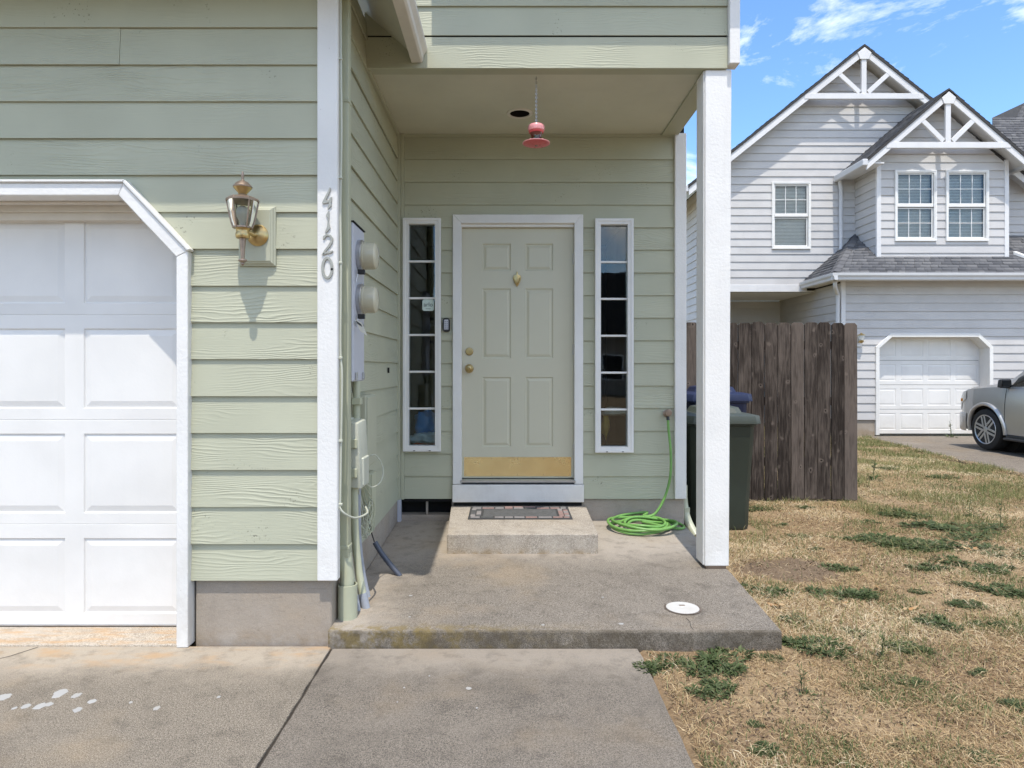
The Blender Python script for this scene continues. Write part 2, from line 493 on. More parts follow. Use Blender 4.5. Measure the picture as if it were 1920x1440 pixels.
def soil_mat():
    s = NT('dry_lawn_soil')
    v = s.coord(rnd=False)
    q = s.sep()
    a = s.noise(v, 1.1, 6, 0.62, 0.3)
    b = s.noise(v, 9.0, 6, 0.7)
    c = s.noise(v, 70.0, 4, 0.7)
    col = s.mix(s.ramp(a, 0.36, 0.62), (0.20, 0.130, 0.072), (0.33, 0.235, 0.135))
    col = s.mix(s.math('MULTIPLY', s.ramp(b, 0.45, 0.68), 0.65), col, (0.14, 0.094, 0.058))
    col = s.mix(s.math('MULTIPLY', s.ramp(c, 0.35, 0.7), 0.6), col, s.mix(b, (0.10, 0.07, 0.042), (0.46, 0.35, 0.21)))
    far = s.ramp(q[1], 6.5, 10.0)
    col = s.mix(s.math('MULTIPLY', s.math('MULTIPLY', far, s.ramp(a, 0.66, 0.36)), 0.75), col, (0.20, 0.20, 0.07))
    # bare dark patch of soil beside the porch post
    dx = s.math('DIVIDE', s.math('SUBTRACT', q[0], 1.95), 0.42)
    dy = s.math('DIVIDE', s.math('SUBTRACT', q[1], 4.62), 0.27)
    d = s.math('ADD', s.math('MULTIPLY', dx, dx), s.math('MULTIPLY', dy, dy))
    d = s.math('ADD', d, s.math('MULTIPLY', s.math('SUBTRACT', s.noise(v, 3.2, 5, 0.65), 0.5), 4.2))
    col = s.mix(s.math('MULTIPLY', s.ramp(d, 1.5, 0.2), 0.75), col, s.mix(s.ramp(c, 0.4, 0.65), (0.085, 0.06, 0.042), (0.19, 0.14, 0.10)))
    h = s.math('ADD', s.math('MULTIPLY', c, 0.5), b)
    return s.fin(col, 0.95, s.bump(h, 0.012), spec=0.15)


M['soil'] = soil_mat()


# ------------------------------------------------------------------ mesh helpers
class MB:
    def __init__(s):
        s.v, s.f = [], []

    def add(s, verts, faces):
        o = len(s.v)
        s.v.extend([tuple(p) for p in verts])
        s.f.extend([tuple(i + o for i in f) for f in faces])
        return s

    def box(s, x0, x1, y0, y1, z0, z1):
        x0, x1 = sorted((x0, x1)); y0, y1 = sorted((y0, y1)); z0, z1 = sorted((z0, z1))
        return s.add([(x0, y0, z0), (x1, y0, z0), (x1, y1, z0), (x0, y1, z0), (x0, y0, z1), (x1, y0, z1), (x1, y1, z1), (x0, y1, z1)],
                     [(0, 3, 2, 1), (4, 5, 6, 7), (0, 1, 5, 4), (1, 2, 6, 5), (2, 3, 7, 6), (3, 0, 4, 7)])

    def hexa(s, p):                # eight corners, bottom ring then top ring
        return s.add(p, [(0, 3, 2, 1), (4, 5, 6, 7), (0, 1, 5, 4), (1, 2, 6, 5), (2, 3, 7, 6), (3, 0, 4, 7)])

    def prism(s, poly, fn, a, b):  # poly of 2-D points, fn(u, v, w) gives the point; w from a to b
        n = len(poly)
        vs = [fn(u, v, a) for u, v in poly] + [fn(u, v, b) for u, v in poly]
        fs = [tuple(range(n - 1, -1, -1)), tuple(range(n, 2 * n))]
        fs += [(i, (i + 1) % n, n + (i + 1) % n, n + i) for i in range(n)]
        return s.add(vs, fs)

    def tube(s, pts, r, n=8, caps=True):
        pts = [Vector(p) for p in pts]
        rs = r if isinstance(r, (list, tuple)) else [r] * len(pts)
        up = None
        vs, fs = [], []
        for i, p in enumerate(pts):
            d = (pts[min(i + 1, len(pts) - 1)] - pts[max(i - 1, 0)])
            if d.length < 1e-9:
                d = Vector((0, 0, 1))
            d.normalize()
            if up is None:
                up = Vector((0, 0, 1)) if abs(d.z) < 0.9 else Vector((1, 0, 0))
            a = d.cross(up)
            if a.length < 1e-6:
                a = d.orthogonal()
            a.normalize()
            b = a.cross(d).normalized()
            up = b
            for k in range(n):
                t = 2 * math.pi * k / n
                vs.append(p + a * (rs[i] * math.cos(t)) + b * (rs[i] * math.sin(t)))
        for i in range(len(pts) - 1):
            for k in range(n):
                fs.append((i * n + k, i * n + (k + 1) % n, (i + 1) * n + (k + 1) % n, (i + 1) * n + k))
        if caps:
            fs.append(tuple(range(n - 1, -1, -1)))
            fs.append(tuple((len(pts) - 1) * n + k for k in range(n)))
        return s.add(vs, fs)

    def lathe(s, prof, c=(0, 0, 0), axis='Z', n=20, ph=0.0):   # prof of (radius, height)
        c = Vector(c)
        vs, fs = [], []
        for r, h in prof:
            for k in range(n):
                t = 2 * math.pi * k / n + ph
                a, b = r * math.cos(t), r * math.sin(t)
                p = {'Z': (a, b, h), 'X': (h, a, b), 'Y': (a, -h, b)}[axis]
                vs.append(c + Vector(p))
        for i in range(len(prof) - 1):
            for k in range(n):
                fs.append((i * n + k, i * n + (k + 1) % n, (i + 1) * n + (k + 1) % n, (i + 1) * n + k))
        fs.append(tuple(range(n - 1, -1, -1)))
        fs.append(tuple((len(prof) - 1) * n + k for k in range(n)))
        return s.add(vs, fs)

    def build(s, name, mat, parent=None, bevel=0.0, smooth=False, seg=1, local=False):
        me = bpy.data.meshes.new(name)
        bm = bmesh.new()
        vv = [bm.verts.new(p) for p in s.v]
        for f in s.f:
            try:
                bm.faces.new([vv[i] for i in f])
            except ValueError:
                pass
        bmesh.ops.remove_doubles(bm, verts=bm.verts, dist=1e-6)
        bmesh.ops.recalc_face_normals(bm, faces=bm.faces)
        if bevel:
            es = [e for e in bm.edges if len(e.link_faces) == 2 and e.calc_face_angle(0) > 0.5]
            bmesh.ops.bevel(bm, geom=es, offset=bevel, segments=seg, affect='EDGES', profile=0.6, clamp_overlap=True)
        bm.to_mesh(me)
        bm.free()
        if smooth:
            me.polygons.foreach_set('use_smooth', [True] * len(me.polygons))
            try:
                me.set_sharp_from_angle(angle=R(38))
            except Exception:
                pass
        me.materials.append(mat)
        return link(bpy.data.objects.new(name, me), parent, local)


def link(o, parent=None, local=False):
    COL.objects.link(o)
    if parent is not None:
        o.parent = parent
        if parent.type == 'EMPTY' and parent.parent is None and not local:
            o.matrix_parent_inverse = Matrix.Translation(-Vector(parent.location))
    return o


def tag(o, label=None, cat=None, group=None, kind=None):
    if label:
        o['label'] = label
    if cat:
        o['category'] = cat
    if group:
        o['group'] = group
    if kind:
        o['kind'] = kind
    return o


def thing(name, label, cat, loc=(0, 0, 0), group=None):
    o = bpy.data.objects.new(name, None)
    o.empty_display_size = 0.1
    COL.objects.link(o)
    o.location = loc
    return tag(o, label, cat, group)


def bx(name, mat, parent, x0, x1, y0, y1, z0, z1, bevel=0.003):
    return MB().box(x0, x1, y0, y1, z0, z1).build(name, mat, parent, bevel)


def np_mesh(name, V, Fq, mat, parent=None):
    """V (n,3) array, Fq (m,k) faces of equal size"""
    me = bpy.data.meshes.new(name)
    k = Fq.shape[1]
    me.vertices.add(len(V))
    me.vertices.foreach_set('co', V.astype(np.float32).ravel())
    me.loops.add(Fq.size)
    me.loops.foreach_set('vertex_index', Fq.astype(np.int32).ravel())
    me.polygons.add(len(Fq))
    me.polygons.foreach_set('loop_start', np.arange(0, Fq.size, k, dtype=np.int32))
    me.update(calc_edges=True)
    me.materials.append(mat)
    return link(bpy.data.objects.new(name, me), parent)


EXPO = 0.1855                                        # siding course height


def clip(poly, hp):
    a, b, c = hp
    res = []
    for i in range(len(poly)):
        p, q = poly[i], poly[(i + 1) % len(poly)]
        dp, dq = a * p[0] + b * p[1] - c, a * q[0] + b * q[1] - c
        if dp <= 1e-9:
            res.append(p)
        if (dp < -1e-9 and dq > 1e-9) or (dp > 1e-9 and dq < -1e-9):
            t = dp / (dp - dq)
            res.append((p[0] + (q[0] - p[0]) * t, p[1] + (q[1] - p[1]) * t))
    return res


def siding(parent, mat, fn, u0, u1, z0, z1, holes=(), regions=((),), joints=None, expo=EXPO, tb=0.021, name='siding_board'):
    tb = 0.027 if mat is M['nsiding'] else tb
    """lap boards, each an object. fn(u, z, d) gives the point d metres proud of the wall"""
    n = 0
    k = 0
    while z0 + k * expo < z1 - 0.01:
        zb = z0 + k * expo
        zt = min(zb + expo + 0.022, z1)
        segs = [(u0, u1)]
        for j in (joints or {}).get(k, []):
            segs = [s2 for a, b in segs for s2 in (((a, j - 0.0006), (j + 0.0006, b)) if a < j < b else ((a, b),))]
        for sa, sb in segs:
            us = sorted({sa, sb} | {min(max(h[i], sa), sb) for h in holes for i in (0, 1)})
            zs = sorted({zb, zt} | {min(max(h[i], zb), zt) for h in holes for i in (2, 3)})
            polys = []
            for i in range(len(us) - 1):
                for j in range(len(zs) - 1):
                    cu, cz = (us[i] + us[i + 1]) / 2, (zs[j] + zs[j + 1]) / 2
                    if us[i + 1] - us[i] < 1e-5 or zs[j + 1] - zs[j] < 1e-5:
                        continue
                    if any(h[0] < cu < h[1] and h[2] < cz < h[3] for h in holes):
                        continue
                    for reg in regions:
                        p = [(us[i], zs[j]), (us[i + 1], zs[j]), (us[i + 1], zs[j + 1]), (us[i], zs[j + 1])]
                        for hp in reg:
                            p = clip(p, hp)
                            if len(p) < 3:
                                break
                        if len(p) >= 3:
                            polys.append(p)
            # join polygons that touch into one board
            key = lambda p: (round(p[0], 4), round(p[1], 4))
            comp = list(range(len(polys)))
            seen = {}

            def find(a):
                while comp[a] != a:
                    a = comp[a]
                return a
            for i, p in enumerate(polys):
                for q in p:
                    kk = key(q)
                    if kk in seen:
                        comp[find(i)] = find(seen[kk])
                    seen[kk] = i
            groups = {}
            for i, p in enumerate(polys):
                groups.setdefault(find(i), []).append(p)
            for g in groups.values():
                idx, pts, fs, edges = {}, [], [], {}
                for p in g:
                    f = []
                    for q in p:
                        kk = key(q)
                        if kk not in idx:
                            idx[kk] = len(pts)
                            pts.append(q)
                        if not f or f[-1] != idx[kk]:
                            f.append(idx[kk])
                    if len(set(f)) < 3:
                        continue
                    fs.append(f)
                    for a, b in zip(f, f[1:] + f[:1]):
                        edges[(a, b)] = edges.get((a, b), 0) + 1
                wob = random.uniform(-0.0012, 0.0012)
                dz = random.uniform(-0.0012, 0.0012)
                off = lambda z: tb + wob - (tb - 0.006) * (z - zb) / (expo + 0.022)
                mb = MB()
                m = len(pts)
                vs = [fn(u, z + dz, off(z)) for u, z in pts] + [fn(u, z + dz, off(z) - 0.010) for u, z in pts]
                faces = [tuple(f) for f in fs] + [tuple(i + m for i in reversed(f)) for f in fs]
                for (a, b), c in edges.items():
                    if (b, a) not in edges:
                        faces.append((b, a, a + m, b + m))
                mb.add(vs, faces).build(name, mat, parent)
                n += 1
        k += 1
    return n


def rings(mb, u0, u1, z0, z1, loops, fn):
    """concentric rectangles: loops of (inset, d); capped at the last"""
    vs, fs = [], []
    for ins, d in loops:
        for u, z in ((u0 + ins, z0 + ins), (u1 - ins, z0 + ins), (u1 - ins, z1 - ins), (u0 + ins, z1 - ins)):
            vs.append(fn(u, z, d))
    for i in range(len(loops) - 1):
        for k in range(4):
            fs.append((i * 4 + k, i * 4 + (k + 1) % 4, i * 4 + 4 + (k + 1) % 4, i * 4 + 4 + k))
    m = (len(loops) - 1) * 4
    fs.append((m, m + 1, m + 2, m + 3))
    mb.add(vs, fs)
    return mb


def holed(mb, u0, u1, z0, z1, holes, fn, d):
    """flat sheet at depth d with rectangular holes"""
    us = sorted({u0, u1} | {h[i] for h in holes for i in (0, 1)})
    zs = sorted({z0, z1} | {h[i] for h in holes for i in (2, 3)})
    for i in range(len(us) - 1):
        for j in range(len(zs) - 1):
            cu, cz = (us[i] + us[i + 1]) / 2, (zs[j] + zs[j + 1]) / 2
            if any(h[0] < cu < h[1] and h[2] < cz < h[3] for h in holes):
                continue
            mb.add([fn(us[i], zs[j], d), fn(us[i + 1], zs[j], d), fn(us[i + 1], zs[j + 1], d), fn(us[i], zs[j + 1], d)], [(0, 1, 2, 3)])
    return mb


def front(Y):                                        # wall facing the camera
    return lambda u, z, d: (u, Y - d, z)


def frame_ring(mb, u0, u1, z0, z1, w, Y0, Y1):       # rectangular frame of four mitred bars, bar width w, from depth Y0 (front) to Y1
    o = [(u0, z0), (u1, z0), (u1, z1), (u0, z1)]
    i = [(u0 + w, z0 + w), (u1 - w, z0 + w), (u1 - w, z1 - w), (u0 + w, z1 - w)]
    for k in range(4):
        a, b, c, d = o[k], o[(k + 1) % 4], i[(k + 1) % 4], i[k]
        mb.add([(p[0], Y0, p[1]) for p in (a, b, c, d)] + [(p[0], Y1, p[1]) for p in (a, b, c, d)],
               [(0, 1, 2, 3), (7, 6, 5, 4), (0, 4, 5, 1), (2, 6, 7, 3)])
    return mb


# ------------------------------------------------------------------ depths taken from the photograph
YG = 3.345      # sheathing of the garage front wall
YB = 5.442      # sheathing of the porch back wall
XS = -0.905     # sheathing of the porch side wall
ZSID = 0.325    # bottom of the siding
ZCEIL = 3.318


def slab_z(y):
    return 0.083 + (y - 3.298) / (5.45 - 3.298) * 0.062


def ground_z(x, y):
    z = -0.012 - 0.006 * max(0.0, min(y, 15) - 4)
    if x > 5:
        z -= 0.004 * min(x - 5, 4)
    return z


# ------------------------------------------------------------------ ground, driveway, walk, slab
def lawn():
    xs = np.unique(np.concatenate([np.linspace(-400, -12, 9), np.linspace(-12, 0.4, 12), np.arange(0.4, 7.5, 0.07), np.linspace(7.6, 14, 16), np.linspace(16, 400, 9)]))
    ys = np.unique(np.concatenate([np.linspace(-400, -8, 9), np.linspace(-7, 1.2, 8), np.arange(1.3, 9, 0.07), np.linspace(9.1, 15, 34), np.linspace(17, 600, 9)]))
    V = []
    for y in ys:
        for x in xs:
            z = ground_z(x, y)
            near = (0.68 < x < 7.4) and (1.2 < y < 14.5)
            if near:
                z += 0.020 * (mnoise.fractal((x * 1.7, y * 1.7, 3.1), 1.0, 2.0, 4)) * min(1, (x - 0.68) * 4)
            if x < 0.68 and y < 15:
                z = min(z, -0.055)
            if x > 6.7:
                z = min(z, ground_z(x, y) - 0.05 * min(1, (x - 6.7) * 2))
            V.append((x, y, z))
    nx, ny = len(xs), len(ys)
    i, j = np.meshgrid(np.arange(nx - 1), np.arange(ny - 1))
    a = (j * nx + i).ravel()
    Fq = np.stack([a, a + 1, a + nx + 1, a + nx], 1)
    o = np_mesh('lawn', np.array(V), Fq, M['soil'])
    o.data.polygons.foreach_set('use_smooth', [True] * len(Fq))
    return tag(o, kind='structure', label='dry brown lawn with scattered green weeds')


lawn()


def slab_sheet(name, pts, z_of, thick, mat, bevel=0.008, label=None):
    mb = MB()
    n = len(pts)
    vs = [(x, y, z_of(x, y)) for x, y in pts] + [(x, y, z_of(x, y) - thick) for x, y in pts]
    mb.add(vs, [tuple(range(n)), tuple(range(2 * n - 1, n - 1, -1))] + [(i, i + n, (i + 1) % n + n, (i + 1) % n) for i in range(n)])
    o = mb.build(name, mat, None, bevel, seg=2)
    return tag(o, kind='structure', label=label)


jag = lambda x0, y0, x1, y1, n, a: [(x0 + (x1 - x0) * i / n + random.uniform(-a, a), y0 + (y1 - y0) * i / n) for i in range(n + 1)]
slab_sheet('driveway', [(-7.5, -6), (-0.872, -6)] + jag(-0.873, 1.2, -0.876, 3.30, 26, 0.0035) + [(-0.876, 3.316), (-7.5, 3.316)], lambda x, y: 0.0, 0.12, M['drive'], 0.006, 'grey concrete driveway in front of the garage')
slab_sheet('front_walk', [(-0.862, -6), (0.668, -6)] + jag(0.664, 1.2, 0.655, 3.27, 24, 0.004) + [(0.652, 3.29), (-0.866, 3.29)] + jag(-0.866, 3.27, -0.862, 1.2, 26, 0.0035), lambda x, y: 0.001, 0.12, M['walk'], 0.010, 'concrete front walk below the porch slab')
slab_sheet('porch_slab', [(-0.893, 3.298), (1.372, 3.292), (1.412, 4.15), (1.425, 5.46), (-0.893, 5.46)], lambda x, y: slab_z(y), 0.16, M['slab'], 0.009, 'raised concrete porch slab with mossy front edge')
slab_sheet('street', [(-80, -14), (80, -14), (80, -6.6), (-80, -6.6)], lambda x, y: -0.03, 0.05, M['road'], 0, 'asphalt street')
slab_sheet('neighbour_driveway', [(7.05, -6), (13, -6), (13, 14.6), (7.85, 14.6), (7.45, 12.2), (7.05, 9.0)], lambda x, y: -0.03 if y < 3 else ground_z(7, y) - 0.008, 0.1, M['ndrive'], 0.01, 'concrete driveway of the grey house')
# dark joint filler between drive and walk, and along the walk front
tag(MB().box(-0.8755, -0.862, -6, 3.31, -0.06, -0.010).build('joint_filler', M['grit']), kind='structure')
# crack and stones: drops of white paint on the driveway
drive = bpy.data.objects['driveway']


def blob_disc(cx, cy, rx, ry, z, h, mat, name, parent, n=14):
    mb = MB()
    ring = [(cx + rx * math.cos(2 * math.pi * k / n) * random.uniform(0.66, 1.15), cy + ry * math.sin(2 * math.pi * k / n) * random.uniform(0.66, 1.15)) for k in range(n)]
    vs = [(x, y, z) for x, y in ring] + [((x - cx) * 0.86 + cx, (y - cy) * 0.86 + cy, z + h) for x, y in ring]
    mb.add(vs, [tuple(range(n, 2 * n))] + [(i, (i + 1) % n, n + (i + 1) % n, n + i) for i in range(n)])
    return mb.build(name, mat, parent)


for px, py, w in ((8, 1307, 14), (48, 1325, 9), (74, 1324, 11), (112, 1300, 14), (144, 1304, 9), (91, 1321, 8), (172, 1315, 8), (145, 1331, 9), (293, 1328, 7), (410, 1307, 4), (245, 1317, 4), (27, 1328, 5)):
    Y = EYE * F / (py - CY)
    blob_disc(X(px, Y), Y, w * Y / F, w * Y / F * 1.25, -0.001, 0.0025, M['paint_spot'], 'paint_spot', drive)
walk = bpy.data.objects['front_walk']
for px, py, w in ((878, 1291, 6), (758, 1290, 2.2), (805, 1268, 1.8), (894, 1328, 2.4), (745, 1317, 1.6)):
    Y = EYE * F / (py - CY)
    blob_disc(X(px, Y), Y, w * Y / F, w * Y / F, 0.0, 0.003, M['paint_spot'], 'paint_spot', walk)
slab = bpy.data.objects['porch_slab']
for px, py, w in ((1165, 1168, 6), (1018, 1170, 4), (1130, 1122, 3), (770, 1119, 4), (768, 1156, 3)):
    Y = (EYE - 0.09) * F / (py - CY)
    blob_disc(X(px, Y), Y, w * Y / F, w * Y / F * 0.6, slab_z(Y) - 0.001, 0.003, M['paint_spot'], 'paint_spot', slab)
# hairline crack in the slab and one in the driveway, as thin proud-free grooves filled dark
mb = MB()
pts = [(X(1296, 3.36), 3.46), (X(1298, 3.36), 3.40), (X(1297, 3.33), 3.35), (X(1298, 3.33), 3.31)]
for a, b in zip(pts, pts[1:]):
    w = 0.0013
    mb.add([(a[0] - w, a[1], slab_z(a[1]) + .0012), (a[0] + w, a[1], slab_z(a[1]) + .0012), (b[0] + w, b[1], slab_z(b[1]) + .0012), (b[0] - w, b[1], slab_z(b[1]) + .0012)], [(0, 1, 2, 3)])
mb.build('crack', M['dark'], slab)
mb = MB()
pts = [(-2.34, 3.30), (-2.40, 3.20), (-2.46, 3.14), (-2.58, 3.05), (-2.72, 2.96)]
for a, b in zip(pts, pts[1:]):
    w = 0.0028
    mb.add([(a[0] - w, a[1], .0015), (a[0] + w, a[1], .0015), (b[0] + w, b[1], .0015), (b[0] - w, b[1], .0015)], [(0, 1, 2, 3)])
mb.build('crack', M['dark'], drive)

# ------------------------------------------------------------------ the green house
H = thing('green_house', 'sage green house with white trim, recessed entry porch and garage', 'house', (-0.9, 3.32, 0))

# garage front wall
XV, ZC1, XC, ZC2 = -1.600, 1.966, -1.915, 2.300     # opening outline behind the trim
gw = MB()
gw.box(XV + 0.02, XS, YG, YG + 0.10, 0.337, 3.62)
gw.box(-6.5, XV + 0.02, YG, YG + 0.10, ZC2 + 0.02, 3.62)
gw = gw.build('garage_wall', M['dark'], H)
sl = (ZC2 - ZC1) / (XC - XV)
nrm = (-sl, 1.0)
cl = nrm[0] * XV + nrm[1] * ZC1
siding(gw, M['siding'], front(YG), -6.5, -0.945, ZSID, 3.62,
       regions=(((-1, 0, -XV),), ((1, 0, XV), (0, -1, -ZC2)), ((1, 0, XV), (-1, 0, -XC), (0, 1, ZC2), (-nrm[0], -nrm[1], -cl))),
       joints={14: [X(228, YG)], 5: [-4.0], 10: [-3.6]})
# garage surround trim: outer frame boards
tr = MB()


def trim_board(p, q, r, s2, y0, y1, name='garage_trim', mat='white', bevel=0.004):
    return MB().prism([p, q, r, s2], lambda u, v, w: (u, w, v), y0, y1).build(name, M[mat], H, bevel)


TW = 0.046
c1i = (XV - TW, ZC1 - 0.018)
c2i = (XC - 0.018, ZC2 - TW)
xo, zo = XV + 0.012, ZC1 + 0.01
x2, z2 = XC + 0.006, ZC2 + 0.016
trim_board((xo, zo), (xo, -0.0), (XV - TW, -0.0), c1i, YG - 0.052, YG + 0.03)
trim_board((xo, zo), c1i, c2i, (x2, z2), YG - 0.053, YG + 0.03)
trim_board((x2, z2), c2i, (-6.5, c2i[1]), (-6.5, z2), YG - 0.052, YG + 0.03)
# thin cap moulding on the outer edge
trim_board((xo + 0.016, zo + 0.008), (xo + 0.001, zo), (x2 + 0.001, z2), (x2 + 0.012, z2 + 0.015), YG - 0.064, YG - 0.01, 'cap_moulding')
trim_board((x2 + 0.012, z2 + 0.015), (x2 + 0.001, z2 + 0.001), (-6.5, z2 + 0.001), (-6.5, z2 + 0.015), YG - 0.064, YG - 0.01, 'cap_moulding')
# jamb and header lining
YD = 3.555
lin = MB()
lin.box(-6.5, c2i[0], YG + 0.03, YD + 0.05, c2i[1] + 0.004, c2i[1] + 0.04)
lin.prism([c1i, (c1i[0] + 0.03, c1i[1] + 0.02), (c2i[0] + 0.02, c2i[1] + 0.035), (c2i[0], c2i[1] + 0.003)], lambda u, v, w: (u, w, v), YG + 0.03, YD + 0.05)
lin.box(XV - TW - 0.001, XV - TW + 0.03, YG + 0.03, YD + 0.05, -0.01, c1i[1] + 0.002)
lin.build('garage_jamb', M['white'], H)
# stop mouldings hanging below the header
for y0, y1, z0, z1 in ((YG + 0.075, YG + 0.100, c2i[1] - 0.010, c2i[1] + 0.004), (YD - 0.045, YD - 0.004, c2i[1] - 0.075, c2i[1] + 0.004), (YD - 0.065, YD - 0.045, c2i[1] - 0.035, c2i[1] + 0.004)):
    bx('door_stop', M['cream'], H, -6.5, c2i[0] - 0.01, y0, y1, z0, z1, 0.003)
st = MB().prism([(c1i[0], c1i[1] + 0.0), (c1i[0] - 0.03, c1i[1] - 0.03), (c2i[0] - 0.05, c2i[1] - 0.04), (c2i[0], c2i[1])], lambda u, v, w: (u, w, v), YD - 0.04, YD - 0.006)
st.build('door_stop', M['cream'], H, 0.002)
# garage door: four sections of raised panels
gd = bx('garage_door', M['dark'], H, -6.4, XV - 0.02, YD + 0.03, YD + 0.05, 0.005, 2.33, 0)
jz = [0.014, Z(983, YD), Z(787, YD), Z(590, YD), Z(590, YD) + 0.575]
pitch = X(335, YD) - X(120, YD)
uR = X(337, YD)
fnD = front(YD)
for i in range(4):
    z0, z1 = jz[i] + 0.0025, jz[i + 1] - 0.0025
    hs = []
    for c in range(7):
        u1 = uR - c * pitch
        u0 = u1 - (X(337, YD) - X(157, YD))
        hs.append((u0, u1, z0 + 0.058, z1 - 0.072))
    sec = MB()
    holed(sec, -6.3, XV - 0.03, z0, z1, hs, fnD, 0.0)
    for a, b, dz in ((z0, z0 - 0.012, 0.012), (z1, z1 + 0.012, 0.012)):
        sec.add([(-6.3, YD, a), (XV - 0.03, YD, a), (XV - 0.03, YD + dz, b), (-6.3, YD + dz, b)], [(0, 1, 2, 3)])
    sec.build('door_section', M['gdoor'], gd)
    for h in hs[:6]:
        rings(MB(), *h, [(0, 0.0), (0.005, -0.007), (0.010, -0.007), (0.040, -0.001), (0.045, -0.001)], fnD).build('raised_panel', M['gdoor'], gd)
bx('bottom_seal', M['black'], gd, -6.3, XV - 0.03, YD + 0.002, YD + 0.03, 0.0015, 0.0135, 0.003)
bx('bottom_rail', M['steel'], gd, -6.3, XV - 0.03, YD - 0.004, YD + 0.001, 0.009, 0.0155, 0.001)
# sloping concrete apron under the door
tag(MB().hexa([(-6.4, YG - 0.03, -0.05), (XV - TW, YG - 0.03, -0.05), (XV - TW, YD + 0.2, -0.05), (-6.4, YD + 0.2, -0.05),
               (-6.4, YG - 0.03, 0.007), (XV - TW, YG - 0.03, 0.007), (XV - TW, YD + 0.2, 0.001), (-6.4, YD + 0.2, 0.001)]).build('garage_apron', M['apron'], None, 0.006, seg=2), kind='structure')

# foundations
fd = MB()
fd.box(XV + 0.022, -0.888, YG + 0.008, YG + 0.3, -0.2, 0.322)
fd.build('foundation', M['found'], H, 0.006)
fd = MB().box(-1.1, -0.8935, YG + 0.301, 5.60, -0.2, 0.322)
fd.build('foundation', M['found'], H, 0.004)
XVL, XVR = X(752, YB), X(847, YB)
fd = MB().box(XVR, 1.46, YB - 0.004, YB + 0.3, -0.2, 0.322)
fd.build('foundation', M['found'], H, 0.004)
# crawl-space vent beside the step
vent = bx('crawl_vent', M['dark'], H, -0.893, XVR, YB + 0.14, YB + 0.2, 0.0, 0.322, 0)
bx('vent_bar', M['found'], vent, X(798, YB), X(802, YB), YB + 0.02, YB + 0.04, 0.14, 0.322, 0.001)
bx('vent_sill', M['found'], vent, -0.893, XVR, YB - 0.002, YB + 0.135, -0.1, 0.185, 0.006)
bx('flashing', M['mbox'], vent, -0.892, X(753, YB), YB - 0.05, YB + 0.01, 0.13, 0.322, 0.001)

# corner boards of the garage
bx('corner_board', M['white'], H, X(595, 3.31), X(633, 3.31), YG - 0.040, YG + 0.015, 0.329, 3.62, 0.004)
bx('corner_board', M['sage'], H, XS, -0.868, YG + 0.016, YG + 0.11, 0.329, 3.62, 0.003)

# porch side wall, siding faces +X
sw = bx('porch_side_wall', M['dark'], H, -1.0, XS, YG + 0.05, 5.6, 0.30, 3.62, 0)
siding(sw, M['siding'], lambda u, z, d: (XS + d, u, z), YG + 0.10, 5.442, ZSID, 3.60)
bx('inside_corner_trim', M['sage'], H, XS, -0.868, YB - 0.05, YB, 0.32, ZCEIL - 0.002, 0.003)
bx('inside_corner_trim', M['sage'], H, -0.8675, X(757, 5.40), YB - 0.032, YB, 0.32, ZCEIL - 0.002, 0.003)
bx('ceiling_mould', M['sage'], H, XS, -0.872, 4.24, YB - 0.051, ZCEIL - 0.024, ZCEIL - 0.001, 0.004)

# porch back wall with door and sidelight openings
SLW = [(757, 826, 411, 845), (1116, 1186, 412, 847)]
YF = YB - 0.02
DX0, DX1, DZ0, DZ1 = X(864, YF), X(1076.5, YF), Z(899, YF), Z(425, YF)
holes = [(DX0 - 0.04, DX1 + 0.04, -1, DZ1 + 0.04)]
slr = []
for a, b, t, u in SLW:
    r_ = (X(a, YF), X(b, YF), Z(u, YF), Z(t, YF))
    slr.append(r_)
    holes.append((r_[0] + 0.012, r_[1] - 0.012, r_[2] + 0.012, r_[3] - 0.012))
XR = 1.46
bw = MB()
hh = [(h[0] + 0.02, h[1] - 0.02, max(h[2], 0.3) + (0.02 if h[2] > 0 else 0), h[3] - 0.02) for h in holes]
us = sorted({-0.905, XR} | {h[i] for h in hh for i in (0, 1)})
zs = sorted({0.30, 3.6} | {h[i] for h in hh for i in (2, 3)})
for i in range(len(us) - 1):
    for j in range(len(zs) - 1):
        cu, cz = (us[i] + us[i + 1]) / 2, (zs[j] + zs[j + 1]) / 2
        if not any(h[0] < cu < h[1] and h[2] < cz < h[3] for h in hh):
            bw.box(us[i], us[i + 1], YB, YB + 0.12, zs[j], zs[j + 1])
bw = bw.build('porch_back_wall', M['dark'], H)
siding(bw, M['siding'], front(YB), X(757, 5.40) + 0.001, X(1266, YB), ZSID, ZCEIL - 0.002, holes=holes)
bx('corner_board', M['white'], H, X(1265.5, 5.40), X(1287, 5.40), YB - 0.045, YB + 0.0, 0.327, ZCEIL - 0.002, 0.004)
bx('corner_board', M['white'], H, XR + 0.001, X(1287, 5.40), YB + 0.001, YB + 0.1, 0.327, ZCEIL - 0.002, 0.003)
rw = bx('right_side_wall', M['sage'], H, 1.30, XR, YB + 0.121, 13.0, -0.1, 5.0, 0)

